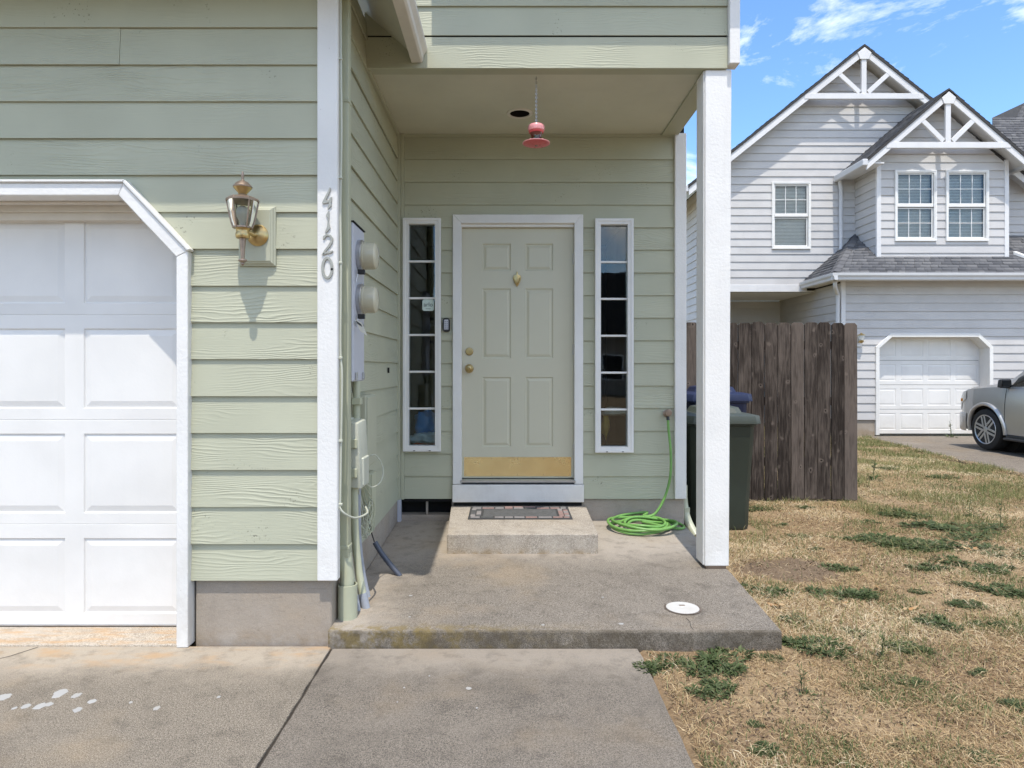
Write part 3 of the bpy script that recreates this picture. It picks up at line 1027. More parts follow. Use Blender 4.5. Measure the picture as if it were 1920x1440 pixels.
# entry door trim and door
TO = (X(849, YF), X(1093, YF), Z(907, YF), Z(403, YF))
yt0, yt1 = YB - 0.042, YB + 0.02
tw = 0.072
MB().prism([(TO[0], TO[2]), (TO[0] + tw, TO[2]), (TO[0] + tw, TO[3] - tw), (TO[0], TO[3])], lambda u, v, w: (u, w, v), yt0, yt1).build('door_trim', M['white'], H, 0.004)
MB().prism([(TO[1], TO[2]), (TO[1] - tw, TO[2]), (TO[1] - tw, TO[3] - tw), (TO[1], TO[3])], lambda u, v, w: (u, w, v), yt0, yt1).build('door_trim', M['white'], H, 0.004)
MB().prism([(TO[0], TO[3]), (TO[0] + tw, TO[3] - tw), (TO[1] - tw, TO[3] - tw), (TO[1], TO[3])], lambda u, v, w: (u, w, v), yt0, yt1).build('door_trim', M['white'], H, 0.004)
# jamb and stops
for x0, x1 in ((TO[0] + tw - 0.018, DX0 - 0.002), (DX1 + 0.002, TO[1] - tw + 0.018)):
    bx('door_jamb', M['white2'], H, x0, x1, YB - 0.012, YB + 0.10, TO[2], DZ1 + 0.015, 0.002)
bx('door_jamb', M['white2'], H, DX0 - 0.001, DX1 + 0.001, YB - 0.010, YB + 0.10, DZ1 + 0.002, TO[3] - tw + 0.02, 0.002)
YDR = YB + 0.035
fnE = front(YDR)
px2x = lambda p: X(p, YDR)
pz2z = lambda p: Z(p, YDR)
panels = []
for (a, b) in ((904.5, 958), (985, 1037)):
    for (t, u) in ((457, 508), (541, 672), (707, 838)):
        panels.append((px2x(a), px2x(b), pz2z(u), pz2z(t)))
de = MB()
dz0 = DZ0 + 0.004
holed(de, DX0, DX1, dz0, DZ1, panels, fnE, 0.0)
de.box(DX0, DX1, YDR + 0.012, YDR + 0.045, dz0, DZ1)
de = de.build('entry_door', M['door'], H)
for p in panels:
    rings(MB(), *p, [(0, 0), (0.006, -0.009), (0.013, -0.010), (0.033, -0.001), (0.038, -0.001)], fnE).build('door_panel', M['door'], de)
kp = (px2x(870), px2x(1071), pz2z(893.5), pz2z(857))
bx('kick_plate', M['plate'], de, kp[0], kp[1], YDR - 0.0025, YDR - 0.0005, kp[2], kp[3], 0.0008)
for i in range(5):
    for z in (kp[2] + 0.014, kp[3] - 0.014):
        MB().lathe([(0.004, 0), (0.003, 0.0012)], (kp[0] + 0.014 + i * (kp[1] - kp[0] - 0.028) / 4, YDR - 0.0026, z), 'Y', 8).build('plate_screw', M['bronze'], de)
MB().lathe([(0.031, 0), (0.033, 0.004), (0.029, 0.012), (0.026, 0.013), (0.0255, 0.019), (0.010, 0.0195), (0.0095, 0.018)], (px2x(880), YDR - 0.0005, pz2z(659)), 'Y', 24).build('deadbolt', M['brass'], de, smooth=True)
MB().lathe([(0.034, 0), (0.036, 0.004), (0.031, 0.011), (0.014, 0.016), (0.012, 0.030), (0.022, 0.036), (0.029, 0.048), (0.029, 0.058), (0.022, 0.067), (0.010, 0.070), (0.008, 0.067)], (px2x(880), YDR - 0.0005, pz2z(691)), 'Y', 26).build('door_knob', M['brass'], de, smooth=True)
kc = (px2x(969.5), pz2z(523))
kn = MB().prism([(kc[0] + dx, kc[1] + dz) for dx, dz in ((0, -0.068), (0.012, -0.05), (0.024, -0.022), (0.034, 0.0), (0.033, 0.022), (0.025, 0.03), (0.008, 0.036), (0.006, 0.052), (0.0, 0.068), (-0.006, 0.052), (-0.008, 0.036), (-0.025, 0.03), (-0.033, 0.022), (-0.034, 0.0), (-0.024, -0.022), (-0.012, -0.05))], lambda u, v, w: (u, w, v), YDR - 0.012, YDR - 0.0005)
kn = kn.build('door_knocker', M['brass'], de, 0.004, smooth=True, seg=2)
MB().tube([(kc[0] + 0.026 * math.cos(t), YDR - 0.018 - 0.006 * abs(math.sin(t)), kc[1] + 0.012 + 0.055 * math.sin(t)) for t in np.linspace(math.pi, 2 * math.pi, 13)], [0.0035, 0.004, 0.0045, 0.005, 0.0055, 0.006, 0.0065, 0.006, 0.0055, 0.005, 0.0045, 0.004, 0.0035], 8).build('knocker_ring', M['brass'], de, smooth=True)
for z in (2.30, 1.55, 0.72):
    MB().lathe([(0.006, -0.045), (0.006, 0.045)], (DX1 - 0.002, YDR - 0.006, z), 'Z', 8).build('hinge', M['steel'], de, smooth=True)
# threshold and white kick board
bx('threshold', M['steel'], H, TO[0] + tw - 0.01, TO[1] - tw + 0.01, YB - 0.055, YB + 0.06, DZ0 - 0.022, DZ0 - 0.002, 0.005)
bx('kick_board', M['white'], H, TO[0] - 0.001, TO[1] + 0.004, YB - 0.062, YB + 0.01, Z(942, 5.38), TO[2] - 0.003, 0.004)
bx('sill_block', M['dark'], H, TO[0] + 0.01, TO[1] - 0.01, YB - 0.02, YB + 0.1, 0.18, Z(942, 5.38) - 0.002, 0)

# sidelights
for si, r_ in enumerate(slr):
    fr = MB()
    frame_ring(fr, *r_, 0.043, YB - 0.048, YB + 0.05)
    frame_ring(fr, r_[0] - 0.004, r_[1] + 0.004, r_[2] - 0.004, r_[3] + 0.004, 0.022, YB - 0.054, YB - 0.02)
    fr = fr.build('sidelight_window', M['white2'], H, 0.002)
    gx0, gx1, gz0, gz1 = r_[0] + 0.042, r_[1] - 0.042, r_[2] + 0.042, r_[3] - 0.042
    hgt = (gz1 - gz0) / 6
    for k in range(6):
        z0 = gz0 + k * hgt + (0.007 if k else 0)
        z1 = gz0 + (k + 1) * hgt - (0.007 if k < 5 else 0)
        MB().box(gx0, gx1, YB + 0.0, YB + 0.003, z0, z1).build('pane', M['glass'], fr)
        if k:
            bx('muntin', M['white2'], fr, gx0, gx1, YB - 0.012, YB + 0.012, gz0 + k * hgt - 0.0085, gz0 + k * hgt + 0.0085, 0.003)
    # weep holes
    for q in (0.3, 0.72):
        bx('weep_slot', M['dark'], fr, r_[0] + q * (r_[1] - r_[0]) - 0.008, r_[0] + q * (r_[1] - r_[0]) + 0.008, YB - 0.0565, YB - 0.054, r_[2] + 0.001, r_[2] + 0.006, 0)
# the room behind the sidelights
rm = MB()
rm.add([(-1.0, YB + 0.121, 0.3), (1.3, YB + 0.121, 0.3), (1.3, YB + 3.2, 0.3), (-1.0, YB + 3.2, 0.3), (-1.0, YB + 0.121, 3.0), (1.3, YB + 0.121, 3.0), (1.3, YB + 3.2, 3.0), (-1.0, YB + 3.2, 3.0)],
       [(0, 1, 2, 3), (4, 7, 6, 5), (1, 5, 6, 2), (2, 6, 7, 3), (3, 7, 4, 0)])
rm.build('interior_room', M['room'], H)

# porch ceiling, beam, post
cl_ = MB()
LX, LY, LR = X(974.5, 4.988), 4.988, 0.078
n = 28
xa, xb, ya, yb_ = XS, 1.30, 4.24, YB
circ = [(LX + LR * math.cos(2 * math.pi * k / n), LY + LR * math.sin(2 * math.pi * k / n)) for k in range(n)]
sq = []
for k in range(n):
    t = 2 * math.pi * k / n
    c, s_ = math.cos(t), math.sin(t)
    f = min(((xb - LX) / c) if c > 1e-9 else ((xa - LX) / c) if c < -1e-9 else 9e9, ((yb_ - LY) / s_) if s_ > 1e-9 else ((ya - LY) / s_) if s_ < -1e-9 else 9e9)
    sq.append((LX + c * f, LY + s_ * f))
vs = [(x, y, ZCEIL) for x, y in circ] + [(x, y, ZCEIL) for x, y in sq]
fs = [(i, (i + 1) % n, n + (i + 1) % n, n + i) for i in range(n)]
cl_.add(vs, fs)
for cxx, cyy in ((xa, ya), (xb, ya), (xa, yb_), (xb, yb_)):
    # fill the corner the radial sheet misses
    best = [k for k in range(n) if (abs(sq[k][0] - cxx) < 1e-6) != (abs(sq[(k + 1) % n][0] - cxx) < 1e-6) and abs(sq[k][0] - cxx) + abs(sq[k][1] - cyy) < 2.2 and ((abs(sq[k][1] - cyy) < 1e-6) or (abs(sq[(k + 1) % n][1] - cyy) < 1e-6))]
    for k in best:
        cl_.add([(*sq[k], ZCEIL), (cxx, cyy, ZCEIL), (*sq[(k + 1) % n], ZCEIL)], [(0, 1, 2)])
ceil = cl_.build('porch_ceiling', M['ceiling'], H)
can = MB()
vs = [(x, y, ZCEIL) for x, y in circ] + [(x, y, ZCEIL + 0.14) for x, y in circ]
can.add(vs, [(i, (i + 1) % n, n + (i + 1) % n, n + i) for i in range(n)] + [tuple(range(n, 2 * n))])
rl = MB().lathe([(0.099, 0.0), (0.097, -0.005), (0.080, -0.008), (0.074, -0.004), (0.074, 0.0)], (LX, LY, ZCEIL - 0.0005), 'Z', 36)
rl.f = [f for f in rl.f if len(f) < 20]
rl = rl.build('recessed_light', M['cream'], H, smooth=True)
can.build('light_can', M['dark'], rl)
MB().lathe([(0.012, 0), (0.03, -0.02), (0.032, -0.05), (0.02, -0.068)], (LX + 0.02, LY + 0.02, ZCEIL + 0.12), 'Z', 14).build('bulb', M['bulb'], rl, smooth=True)
YBM = 4.205
bx('porch_beam', M['siding'], H, XS, 1.405, YBM, YBM + 0.035, 3.302, 3.500, 0.002)
bx('beam_core', M['sage'], H, XS, 1.30, YBM + 0.036, YBM + 0.10, ZCEIL - 0.012, 3.6, 0)
bx('side_beam', M['sage'], H, 1.27, 1.405, YBM + 0.036, YB + 0.12, 3.303, 3.6, 0.003)
bx('gable_end_board', M['white'], H, 1.407, X(1388, 4.17), YBM - 0.035, YBM + 0.06, 3.318, 4.2, 0.004)
ub = bx('upper_porch_wall', M['dark'], H, XS, 1.403, YBM + 0.02, YBM + 0.10, 3.505, 4.30, 0)
siding(ub, M['siding'], front(YBM + 0.02), XS, 1.405, 3.512, 4.3)
bx('gable_end_wall', M['siding'], H, 1.3, 1.404, YBM + 0.101, YB + 0.2, 3.601, 4.3, 0)
bx('porch_soffit', M['sage'], H, -0.48, 1.60, 4.03, YBM + 0.1, 3.96, 4.0, 0)
bx('porch_fascia', M['white'], H, -0.48, 1.60, 4.01, 4.03, 3.95, 4.10, 0.003)
pr = MB().hexa([(-0.48, 4.0, 4.10), (1.62, 4.0, 4.10), (1.62, 7.0, 6.0), (-0.48, 7.0, 6.0), (-0.48, 4.0, 4.15), (1.62, 4.0, 4.15), (1.62, 7.0, 6.06), (-0.48, 7.0, 6.06)]).build('porch_roof', M['roof'], H)
# post: leans a little, wrapped in boards
yp0, yp1 = 4.222, 4.385
pb = (X(1322, yp0) - 0.002, X(1367, yp0))
pt = (X(1322.5, yp0), X(1372, yp0))
zb_ = slab_z(4.25) + 0.020
post = MB().hexa([(pb[0], yp0, zb_), (pb[1], yp0, zb_), (pb[1], yp1, zb_), (pb[0], yp1, zb_), (pt[0], yp0, 3.3), (pt[1], yp0, 3.3), (pt[1], yp1, 3.3), (pt[0], yp1, 3.3)])
post = post.build('porch_post', M['white'], H, 0.005)
MB().hexa([(pb[0] - 0.008, yp0 + 0.011, zb_ + 0.004), (pb[0] - 0.0005, yp0 + 0.011, zb_ + 0.004), (pb[0] - 0.0005, yp1 + 0.004, zb_ + 0.004), (pb[0] - 0.008, yp1 + 0.004, zb_ + 0.004),
           (pt[0] - 0.008, yp0 + 0.011, 3.3), (pt[0] - 0.0005, yp0 + 0.011, 3.3), (pt[0] - 0.0005, yp1 + 0.004, 3.3), (pt[0] - 0.008, yp1 + 0.004, 3.3)]).build('side_casing', M['white'], post, 0.003)
bx('post_base', M['bronze'], post, pb[0] + 0.012, pb[1] - 0.014, yp0 + 0.012, yp1 - 0.012, slab_z(4.25) - 0.004, zb_ + 0.01, 0.002)

# eave of the garage roof: gutter along the front and the side towards the porch, with the sloping roof above
ZE = 3.335
YE, XE = 2.868, -0.505
gp = [(0.0, 0.0), (0.062, 0.0), (0.075, 0.012), (0.078, 0.045), (0.098, 0.075), (0.100, 0.100), (0.0, 0.100)]
MB().prism([(XE - 0.1 + o_, ZE + v) for o_, v in gp], lambda u, v, w: (u, w, v), YE, YBM - 0.003).build('gutter', M['cream'], H, 0.002)
MB().prism([(YE + 0.1 - o_, ZE + v) for o_, v in gp], lambda u, v, w: (w, u, v), -6.6, XE - 0.101).build('gutter', M['white2'], H, 0.002)
rs_ = MB()
sp = 0.9
# hip roof slab: side plane and front plane
A = (XE - 0.1, YE + 0.1, ZE + 0.06)
rs_.hexa([(A[0], A[1], A[2]), (A[0], 6.5, A[2]), (A[0] - 3, 6.5, A[2] + 3 * sp), (A[0] - 3, A[1] + 3, A[2] + 3 * sp),
          (A[0], A[1], A[2] + 0.05), (A[0], 6.5, A[2] + 0.05), (A[0] - 3, 6.5, A[2] + 3 * sp + 0.05), (A[0] - 3, A[1] + 3, A[2] + 3 * sp + 0.05)])
rs_.hexa([(A[0], A[1], A[2]), (A[0] - 3, A[1] + 3, A[2] + 3 * sp), (-6.6, A[1] + 3, A[2] + 3 * sp), (-6.6, A[1], A[2]),
          (A[0], A[1], A[2] + 0.05), (A[0] - 3, A[1] + 3, A[2] + 3 * sp + 0.05), (-6.6, A[1] + 3, A[2] + 3 * sp + 0.05), (-6.6, A[1], A[2] + 0.05)])
rs_.build('garage_roof', M['ceiling'], H)
rt = MB()
e = 0.052
rt.add([(A[0], A[1], A[2] + e), (A[0], YBM, A[2] + e), (A[0] - 3, YBM + 3, A[2] + 3 * sp + e), (A[0] - 3, A[1] + 3, A[2] + 3 * sp + e)], [(0, 1, 2, 3)])
rt.build('roof_covering', M['roof'], H)

# ------------------------------------------------------------------ concrete step, doormat
YS0 = 4.545
zs_ = slab_z(YS0) + 0.136
zs1 = 0.268
sx0, sx1 = X(838, YS0), X(1121.5, YS0)
sb0, sb1 = X(848, 5.39) - 0.012, X(1097, 5.39) + 0.012
stp = MB().hexa([(sx0, YS0, 0.05), (sx1, YS0, 0.05), (sb1, YB - 0.006, 0.05), (sb0, YB - 0.006, 0.05),
                 (sx0, YS0, zs_), (sx1, YS0, zs_), (sb1, YB - 0.006, zs1), (sb0, YB - 0.006, zs1)]).build('concrete_step', M['step'], None, 0.010, seg=3)
tag(stp, 'pale concrete step in front of the entry door', 'step')


def step_z(y):
    return zs_ + (y - YS0) / (YB - 0.006 - YS0) * (zs1 - zs_)


my0, my1 = 4.955, 5.365
mx0, mx1 = X(877, my0) , X(1074, my0)
mt = thing('doormat', 'dark rubber doormat with a brick pattern border on the step', 'doormat', ((mx0 + mx1) / 2, my0, step_z(my0)))


def mat_piece(x0, x1, y0, y1, h0, h1, name, m, bev=0.001):
    return MB().hexa([(x0, y0, step_z(y0) + h0), (x1, y0, step_z(y0) + h0), (x1, y1, step_z(y1) + h0), (x0, y1, step_z(y1) + h0),
                      (x0, y0, step_z(y0) + h1), (x1, y0, step_z(y0) + h1), (x1, y1, step_z(y1) + h1), (x0, y1, step_z(y1) + h1)]).build(name, M[m], mt, bev)


mat_piece(mx0, mx1, my0, my1, 0.001, 0.007, 'mat_base', 'mat', 0.002)
bwid = 0.075
cxs = []
x = mx0 + 0.016
while x < mx1 - 0.05:
    w = min(random.uniform(0.07, 0.11), mx1 - 0.016 - x)
    for (ya, yb2) in ((my1 - 0.050, my1 - 0.016), (my1 - 0.092, my1 - 0.056), (my0 + 0.016, my0 + 0.050)):
        mat_piece(x + 0.004, x + w - 0.006, ya, yb2, 0.0072, 0.0125, 'mat_block', random.choice(['mat3', 'mat3', 'mat2', 'mat4']))
    x += w
for xs0, xs1, kinds in ((mx0 + 0.016, mx0 + 0.052, ['mat3', 'mat2']), (mx0 + 0.058, mx0 + 0.094, ['mat3', 'mat2']), (mx1 - 0.052, mx1 - 0.016, ['mat4', 'mat3']), (mx1 - 0.094, mx1 - 0.058, ['mat4', 'mat3'])):
    y = my0 + 0.058
    while y < my1 - 0.13:
        h = random.uniform(0.05, 0.075)
        mat_piece(xs0, xs1, y, min(y + h - 0.008, my1 - 0.1), 0.0072, 0.0125, 'mat_block', random.choice(kinds))
        y += h
mat_piece(mx0 + 0.112, mx1 - 0.112, my0 + 0.068, my1 - 0.108, 0.0072, 0.0105, 'mat_pile', 'mat2')

# ------------------------------------------------------------------ carriage lantern on the garage wall
YW = YG - 0.022
lx, ly = X(455, 3.205), 3.205
ln = thing('wall_lantern', 'brass and bronze carriage lantern with glass panes on the garage wall', 'lantern', (lx, ly, Z(497, 3.19)))
lz = lambda p: Z(p, ly)
b0, b1, b2, b3 = X(443, 3.29), X(513, 3.29), Z(497, 3.29), Z(384, 3.29)
blk = MB()
rings(blk, b0, b1, b2, b3, [(0, -0.005), (0, 0.014), (0.006, 0.016), (0.012, 0.026), (0.018, 0.028), (0.022, 0.034)], front(YG - 0.012))
blk.build('mounting_block', M['sage'], ln, 0.0015)
bc = (X(481, 3.28), Z(440, 3.28))
MB().lathe([(0.052, 0.0), (0.054, 0.006), (0.046, 0.016), (0.034, 0.022), (0.018, 0.027), (0.006, 0.030)], (bc[0], YG - 0.045, bc[1]), 'Y', 26).build('back_plate', M['brass'], ln, smooth=True)
MB().tube([(bc[0], YG - 0.07, bc[1]), (bc[0] - 0.01, YG - 0.085, bc[1] - 0.004), (lx + 0.012, ly + 0.02, bc[1] + 0.004), (lx, ly, bc[1] + 0.010)], [0.012, 0.011, 0.010, 0.012], 10).build('arm', M['brass'], ln, smooth=True)
MB().lathe([(0.030, lz(447)), (0.033, lz(443)), (0.033, lz(438)), (0.030, lz(436)), (0.030, lz(431)), (0.034, lz(429)), (0.036, lz(427))], (lx, ly, 0), 'Z', 24).build('collar', M['brass'], ln, smooth=True)
MB().lathe([(0.012, lz(447)), (0.012, lz(445)), (0.016, lz(447)), (0.012, lz(464)), (0.0085, lz(484)), (0.0085, lz(485)), (0.020, lz(487)), (0.021, lz(489)), (0.008, lz(493)), (0.009, lz(495)), (0.003, lz(498))], (lx, ly, 0), 'Z', 18).build('tail', M['bronze'], ln, smooth=True)
rT, rB, zT, zB = 0.072, 0.042, lz(377), lz(428)
MB().lathe([(rB + 0.003, zB - 0.001), (rB + 0.003, zB + 0.006), (rB - 0.006, zB + 0.006)], (lx, ly, 0), 'Z', 24).build('bottom_ring', M['bronze'], ln, smooth=True)
MB().lathe([(rT + 0.004, zT - 0.004), (rT + 0.005, zT + 0.004), (rT - 0.008, zT + 0.014), (0.040, zT + 0.022), (0.026, lz(367)), (0.018, lz(364))], (lx, ly, 0), 'Z', 28).build('lantern_roof', M['bronze'], ln, smooth=True)
MB().lathe([(0.018, lz(366)), (0.022, lz(362)), (0.036, lz(356)), (0.044, lz(352))], (lx, ly, 0), 'Z', 24).build('upper_bowl', M['brass'], ln, smooth=True)
MB().lathe([(0.044, lz(352.2)), (0.045, lz(350)), (0.030, lz(343)), (0.012, lz(339)), (0.006, lz(337)), (0.006, lz(331)), (0.0085, lz(328)), (0.003, lz(322))], (lx, ly, 0), 'Z', 24).build('finial', M['bronze'], ln, smooth=True)
for k in range(6):
    t0, t1 = 2 * math.pi * (k + 0.25) / 6, 2 * math.pi * (k + 1.25) / 6
    rr = lambda f: rB + (rT - rB) * (f ** 0.75)
    vs, fs = [], []
    for i in range(6):
        f = i / 5
        for j in range(4):
            t = t0 + (t1 - t0) * (0.03 + 0.94 * j / 3)
            vs.append((lx + rr(f) * math.cos(t) * 0.985, ly + rr(f) * math.sin(t) * 0.985, zB + 0.004 + (zT - zB - 0.006) * f))
    for i in range(5):
        for j in range(3):
            fs.append((i * 4 + j, i * 4 + j + 1, i * 4 + j + 5, i * 4 + j + 4))
    MB().add(vs, fs).build('glass_pane', M['lglass'], ln, smooth=True)
    MB().tube([(lx + (rr(f) + 0.001) * math.cos(t0), ly + (rr(f) + 0.001) * math.sin(t0), zB + (zT - zB) * f) for f in np.linspace(0, 1, 7)], 0.0035, 6).build('rib', M['bronze'], ln, smooth=True)
    MB().lathe([(0.005, 0), (0.004, 0.006), (0.001, 0.008)], (lx + (rT - 0.004) * math.cos(t0), ly + (rT - 0.004) * math.sin(t0), zT + 0.008), 'Z', 8).build('rivet', M['bronze'], ln, smooth=True)
MB().lathe([(0.012, zB + 0.004), (0.013, zB + 0.028), (0.028, zB + 0.055), (0.032, zB + 0.075), (0.026, zB + 0.098), (0.008, zB + 0.108)], (lx, ly, 0), 'Z', 18).build('bulb', M['bulb'], ln, smooth=True)

# ------------------------------------------------------------------ house number 4120 down the corner board
YN = YG - 0.0405


def npt(cx_, cy_):
    return (X(590 + cx_ / 6.85, YN), Z(330 + cy_ / 6.85, YN))


def stroke(pts, ws):
    pts = [Vector(p) for p in pts]
    L, Rr = [], []
    for i, p in enumerate(pts):
        d = (pts[min(i + 1, len(pts) - 1)] - pts[max(i - 1, 0)]).normalized()
        nn = Vector((-d.y, d.x))
        w = ws[i] if isinstance(ws, (list, tuple)) else ws
        L.append(p + nn * w)
        Rr.append(p - nn * w)
    return L, Rr


def numeral(polys, digit, place, strips=()):
    mb = MB()
    for poly in polys:
        mb.prism([npt(*p) for p in poly], lambda u, v, w: (u, w, v), YN - 0.007, YN)
    for pts, w, closed in strips:
        if closed:
            pts = pts + [pts[0], pts[1]]
        L, Rr = stroke(pts, w)
        m_ = len(L) - (1 if closed else 0)
        vs = []
        for q, yy in ((L, 0.0), (Rr, 0.0), (L, 1.0), (Rr, 1.0)):
            vs += [(*npt(*p), yy) for p in q]
        vs = [(a_, YN - 0.007 * (1 - c_), b_) for a_, b_, c_ in vs]
        k_ = len(L)
        fs = []
        for i in range(m_ - (0 if closed else 1)):
            j = i + 1
            fs += [(i, j, k_ + j, k_ + i), (2 * k_ + i, 3 * k_ + i, 3 * k_ + j, 2 * k_ + j), (i, 2 * k_ + i, 2 * k_ + j, j), (k_ + i, k_ + j, 3 * k_ + j, 3 * k_ + i)]
        if not closed:
            fs += [(0, k_, 3 * k_, 2 * k_), (k_ - 1, 3 * k_ - 1, 4 * k_ - 1, 2 * k_ - 1)]
        mb.add(vs, fs)
    o = mb.build('house_number', M['numeral'], None, 0.0012)
    return tag(o, f'painted metal numeral {digit}, {place} on the white corner board', 'house number', 'house numbers on the corner board')


M['numeral'] = mat_plain('numeral_paint', (0.36, 0.35, 0.30), 0.4, 0.3, 0.25, 60)
numeral([[(195, 148), (210, 158), (204, 195), (150, 312), (188, 312), (196, 280), (226, 272), (222, 330), (214, 352), (222, 385), (176, 432), (168, 420), (186, 345), (112, 362), (98, 346), (176, 190)]], 'four', 'topmost')
numeral([[(180, 446), (192, 458), (187, 600), (206, 672), (146, 740), (134, 726), (166, 640), (172, 545), (158, 525), (148, 508)]], 'one', 'second from the top')
numeral([], 'two', 'third from the top', strips=[([(118, 815), (128, 780), (160, 758), (200, 768), (225, 805), (218, 850), (185, 905), (140, 960), (104, 1018)], [11, 16, 15, 15, 17, 17, 15, 14, 12], False), ([(112, 1008), (150, 990), (195, 985), (238, 966)], [11, 14, 15, 10], False)])
numeral([], 'zero', 'lowest', strips=[([(165 + 60 * math.cos(t), 1187 + (122 if math.sin(t) > 0 else 132) * math.sin(t)) for t in np.linspace(0, 2 * math.pi, 30)[:-1]], 17, True)])

# ------------------------------------------------------------------ downpipe, cables, meters and utility boxes on the porch side wall
SX = XS + 0.021
dp = thing('downspout', 'sage green downspout running down beside the white corner board into a wider pipe', 'downspout', (-0.84, 3.47, slab_z(3.47)))
MB().box(SX + 0.003, SX + 0.060, 3.445, 3.515, 0.40, 3.60).build('pipe', M['pipe'], dp, 0.010, seg=2, smooth=True)
MB().tube([(SX + 0.03, 3.48, 0.42), (SX + 0.036, 3.478, 0.36), (SX + 0.046, 3.472, 0.30), (SX + 0.048, 3.47, 0.20)], 0.036, 14).build('elbow', M['pipe'], dp, smooth=True)
sl_ = MB().lathe([(0.0505, slab_z(3.46) - 0.003), (0.0505, 0.262), (0.0455, 0.263), (0.045, 0.19)], (SX + 0.050, 3.468, 0), 'Z', 26)
sl_.f = sl_.f[:-1]
sl_.build('ground_pipe', M['pipe'], dp, smooth=True)
for z in (0.45, 2.78):
    bx('strap', M['pipe'], dp, SX + 0.0, SX + 0.063, 3.442, 3.518, z, z + 0.018, 0.002)

cab = MB()


def smooth_path(pts, n=6):
    P = [Vector(p) for p in pts]
    P = [P[0] * 2 - P[1]] + P + [P[-1] * 2 - P[-2]]
    res = []
    for i in range(1, len(P) - 2):
        for k in range(n):
            t = k / n
            a, b, c, d = P[i - 1], P[i], P[i + 1], P[i + 2]
            res.append(0.5 * ((2 * b) + (c - a) * t + (2 * a - 5 * b + 4 * c - d) * t * t + (3 * b - a - 3 * c + d) * t ** 3))
    res.append(P[-2])
    return res


CXW = -0.838
path = [(CXW, 3.34, 3.6), (CXW, 3.342, 3.0), (CXW + 0.004, 3.34, 2.6), (CXW - 0.004, 3.35, 2.2), (CXW + 0.001, 3.34, 1.9), (CXW - 0.003, 3.345, 1.5), (CXW + 0.006, 3.34, 1.35), (CXW, 3.345, 1.0), (CXW - 0.003, 3.34, 0.72), (CXW + 0.005, 3.34, 0.66)]
path2 = path[:-1] + [(CXW - 0.003, 3.335, 0.69), (CXW + 0.02, 3.35, 0.655), (-0.785, 3.44, 0.615), (-0.76, 3.60, 0.605), (-0.79, 3.70, 0.62)]
cb_ = thing('wall_cable', 'painted cable clipped along the right edge of the corner board', 'cable', (CXW, 3.34, 0.6))
MB().tube(smooth_path(path2), 0.0055, 7).build('cable', M['nid'], cb_, smooth=True)
MB().tube(smooth_path([(x_ - 0.012, y_ + 0.012, z_) for x_, y_, z_ in path[1:8]]), 0.004, 6).build('cable', M['pipe'], cb_, smooth=True)
for z in (2.95, 2.35, 1.92, 1.44, 1.02, 0.70):
    bx('cable_clip', M['nid'], cb_, CXW - 0.012, CXW + 0.008, 3.332, 3.352, z, z + 0.012, 0.002)

# electric meter box and its two meters
MX, MY0, MY1 = -0.845, 3.640, 3.925
mbx = thing('meter_box', 'tall pale grey electric meter box on the porch side wall', 'meter box', (MX, 3.78, 1.32))
bx('box_body', M['mbox'], mbx, SX - 0.01, MX, MY0, MY1, 1.32, 2.20, 0.006)
bx('cover_seam', M['steel'], mbx, MX, MX + 0.003, MY0 + 0.008, MY1 - 0.008, 1.64, 1.655, 0.001)
bx('rain_flashing', M['dark'], mbx, SX - 0.01, MX + 0.006, MY0 - 0.004, MY1 + 0.004, 2.2005, 2.207, 0.001)
for k, y in enumerate((3.68, 3.86)):
    bx('latch', M['steel'], mbx, MX, MX + 0.012, y, y + 0.03, 1.33, 1.37, 0.002)
for nm, zc in (('upper', 2.035), ('lower', 1.785)):
    me_ = thing('electric_meter', f'{nm} round electric meter with cloudy cover on the meter box', 'meter', (MX, 3.785, zc - 0.09), 'electric meters on the porch side wall')
    MB().lathe([(0.090, 0.0), (0.092, 0.006), (0.092, 0.022), (0.086, 0.026), (0.080, 0.026)], (MX + 0.001, 3.785, zc), 'X', 36).build('socket_ring', M['steel'], me_, smooth=True)
    MB().lathe([(0.079, 0.02), (0.079, 0.034), (0.0765, 0.036), (0.0765, 0.074), (0.074, 0.094), (0.064, 0.103), (0.030, 0.106), (0.004, 0.107)], (MX + 0.001, 3.785, zc), 'X', 36).build('meter_cover', M['mglass'], me_, smooth=True)
    bx('seal_lug', M['black'], me_, MX + 0.010, MX + 0.05, 3.70, 3.72, zc - 0.115, zc - 0.088, 0.002)
    MB().tube(smooth_path([(MX + 0.02, 3.71, zc - 0.10), (MX + 0.01, 3.70, zc - 0.125), (MX + 0.005, 3.69, zc - 0.16)]), 0.003, 6).build('seal_wire', M['steel'], me_, smooth=True)
mtag = MB().hexa([(-0.812, 3.662, 1.60), (-0.775, 3.668, 1.575), (-0.774, 3.670, 1.575), (-0.811, 3.664, 1.60), (-0.838, 3.66, 1.665), (-0.803, 3.666, 1.645), (-0.802, 3.668, 1.645), (-0.837, 3.662, 1.665)]).build('meter_tag', M['tag'], None)
tag(mtag, 'small printed paper tag hanging below the lower meter', 'tag')
tp = MB().hexa([(-0.826, 3.6605, 1.640), (-0.800, 3.665, 1.622), (-0.800, 3.6652, 1.622), (-0.826, 3.6607, 1.640), (-0.833, 3.6595, 1.656), (-0.806, 3.664, 1.638), (-0.806, 3.6642, 1.638), (-0.833, 3.6597, 1.656)])
tp.build('print_bar', M['black'], mtag)
# conduit between the meter box and the phone box
MB().tube([(SX + 0.022, 3.80, 1.32), (SX + 0.022, 3.80, 1.05)], 0.021, 12).build('riser_conduit', M['pipe'], mbx, smooth=True)
bx('conduit_strap', M['pipe'], mbx, SX, SX + 0.05, 3.768, 3.832, 1.185, 1.225, 0.003)

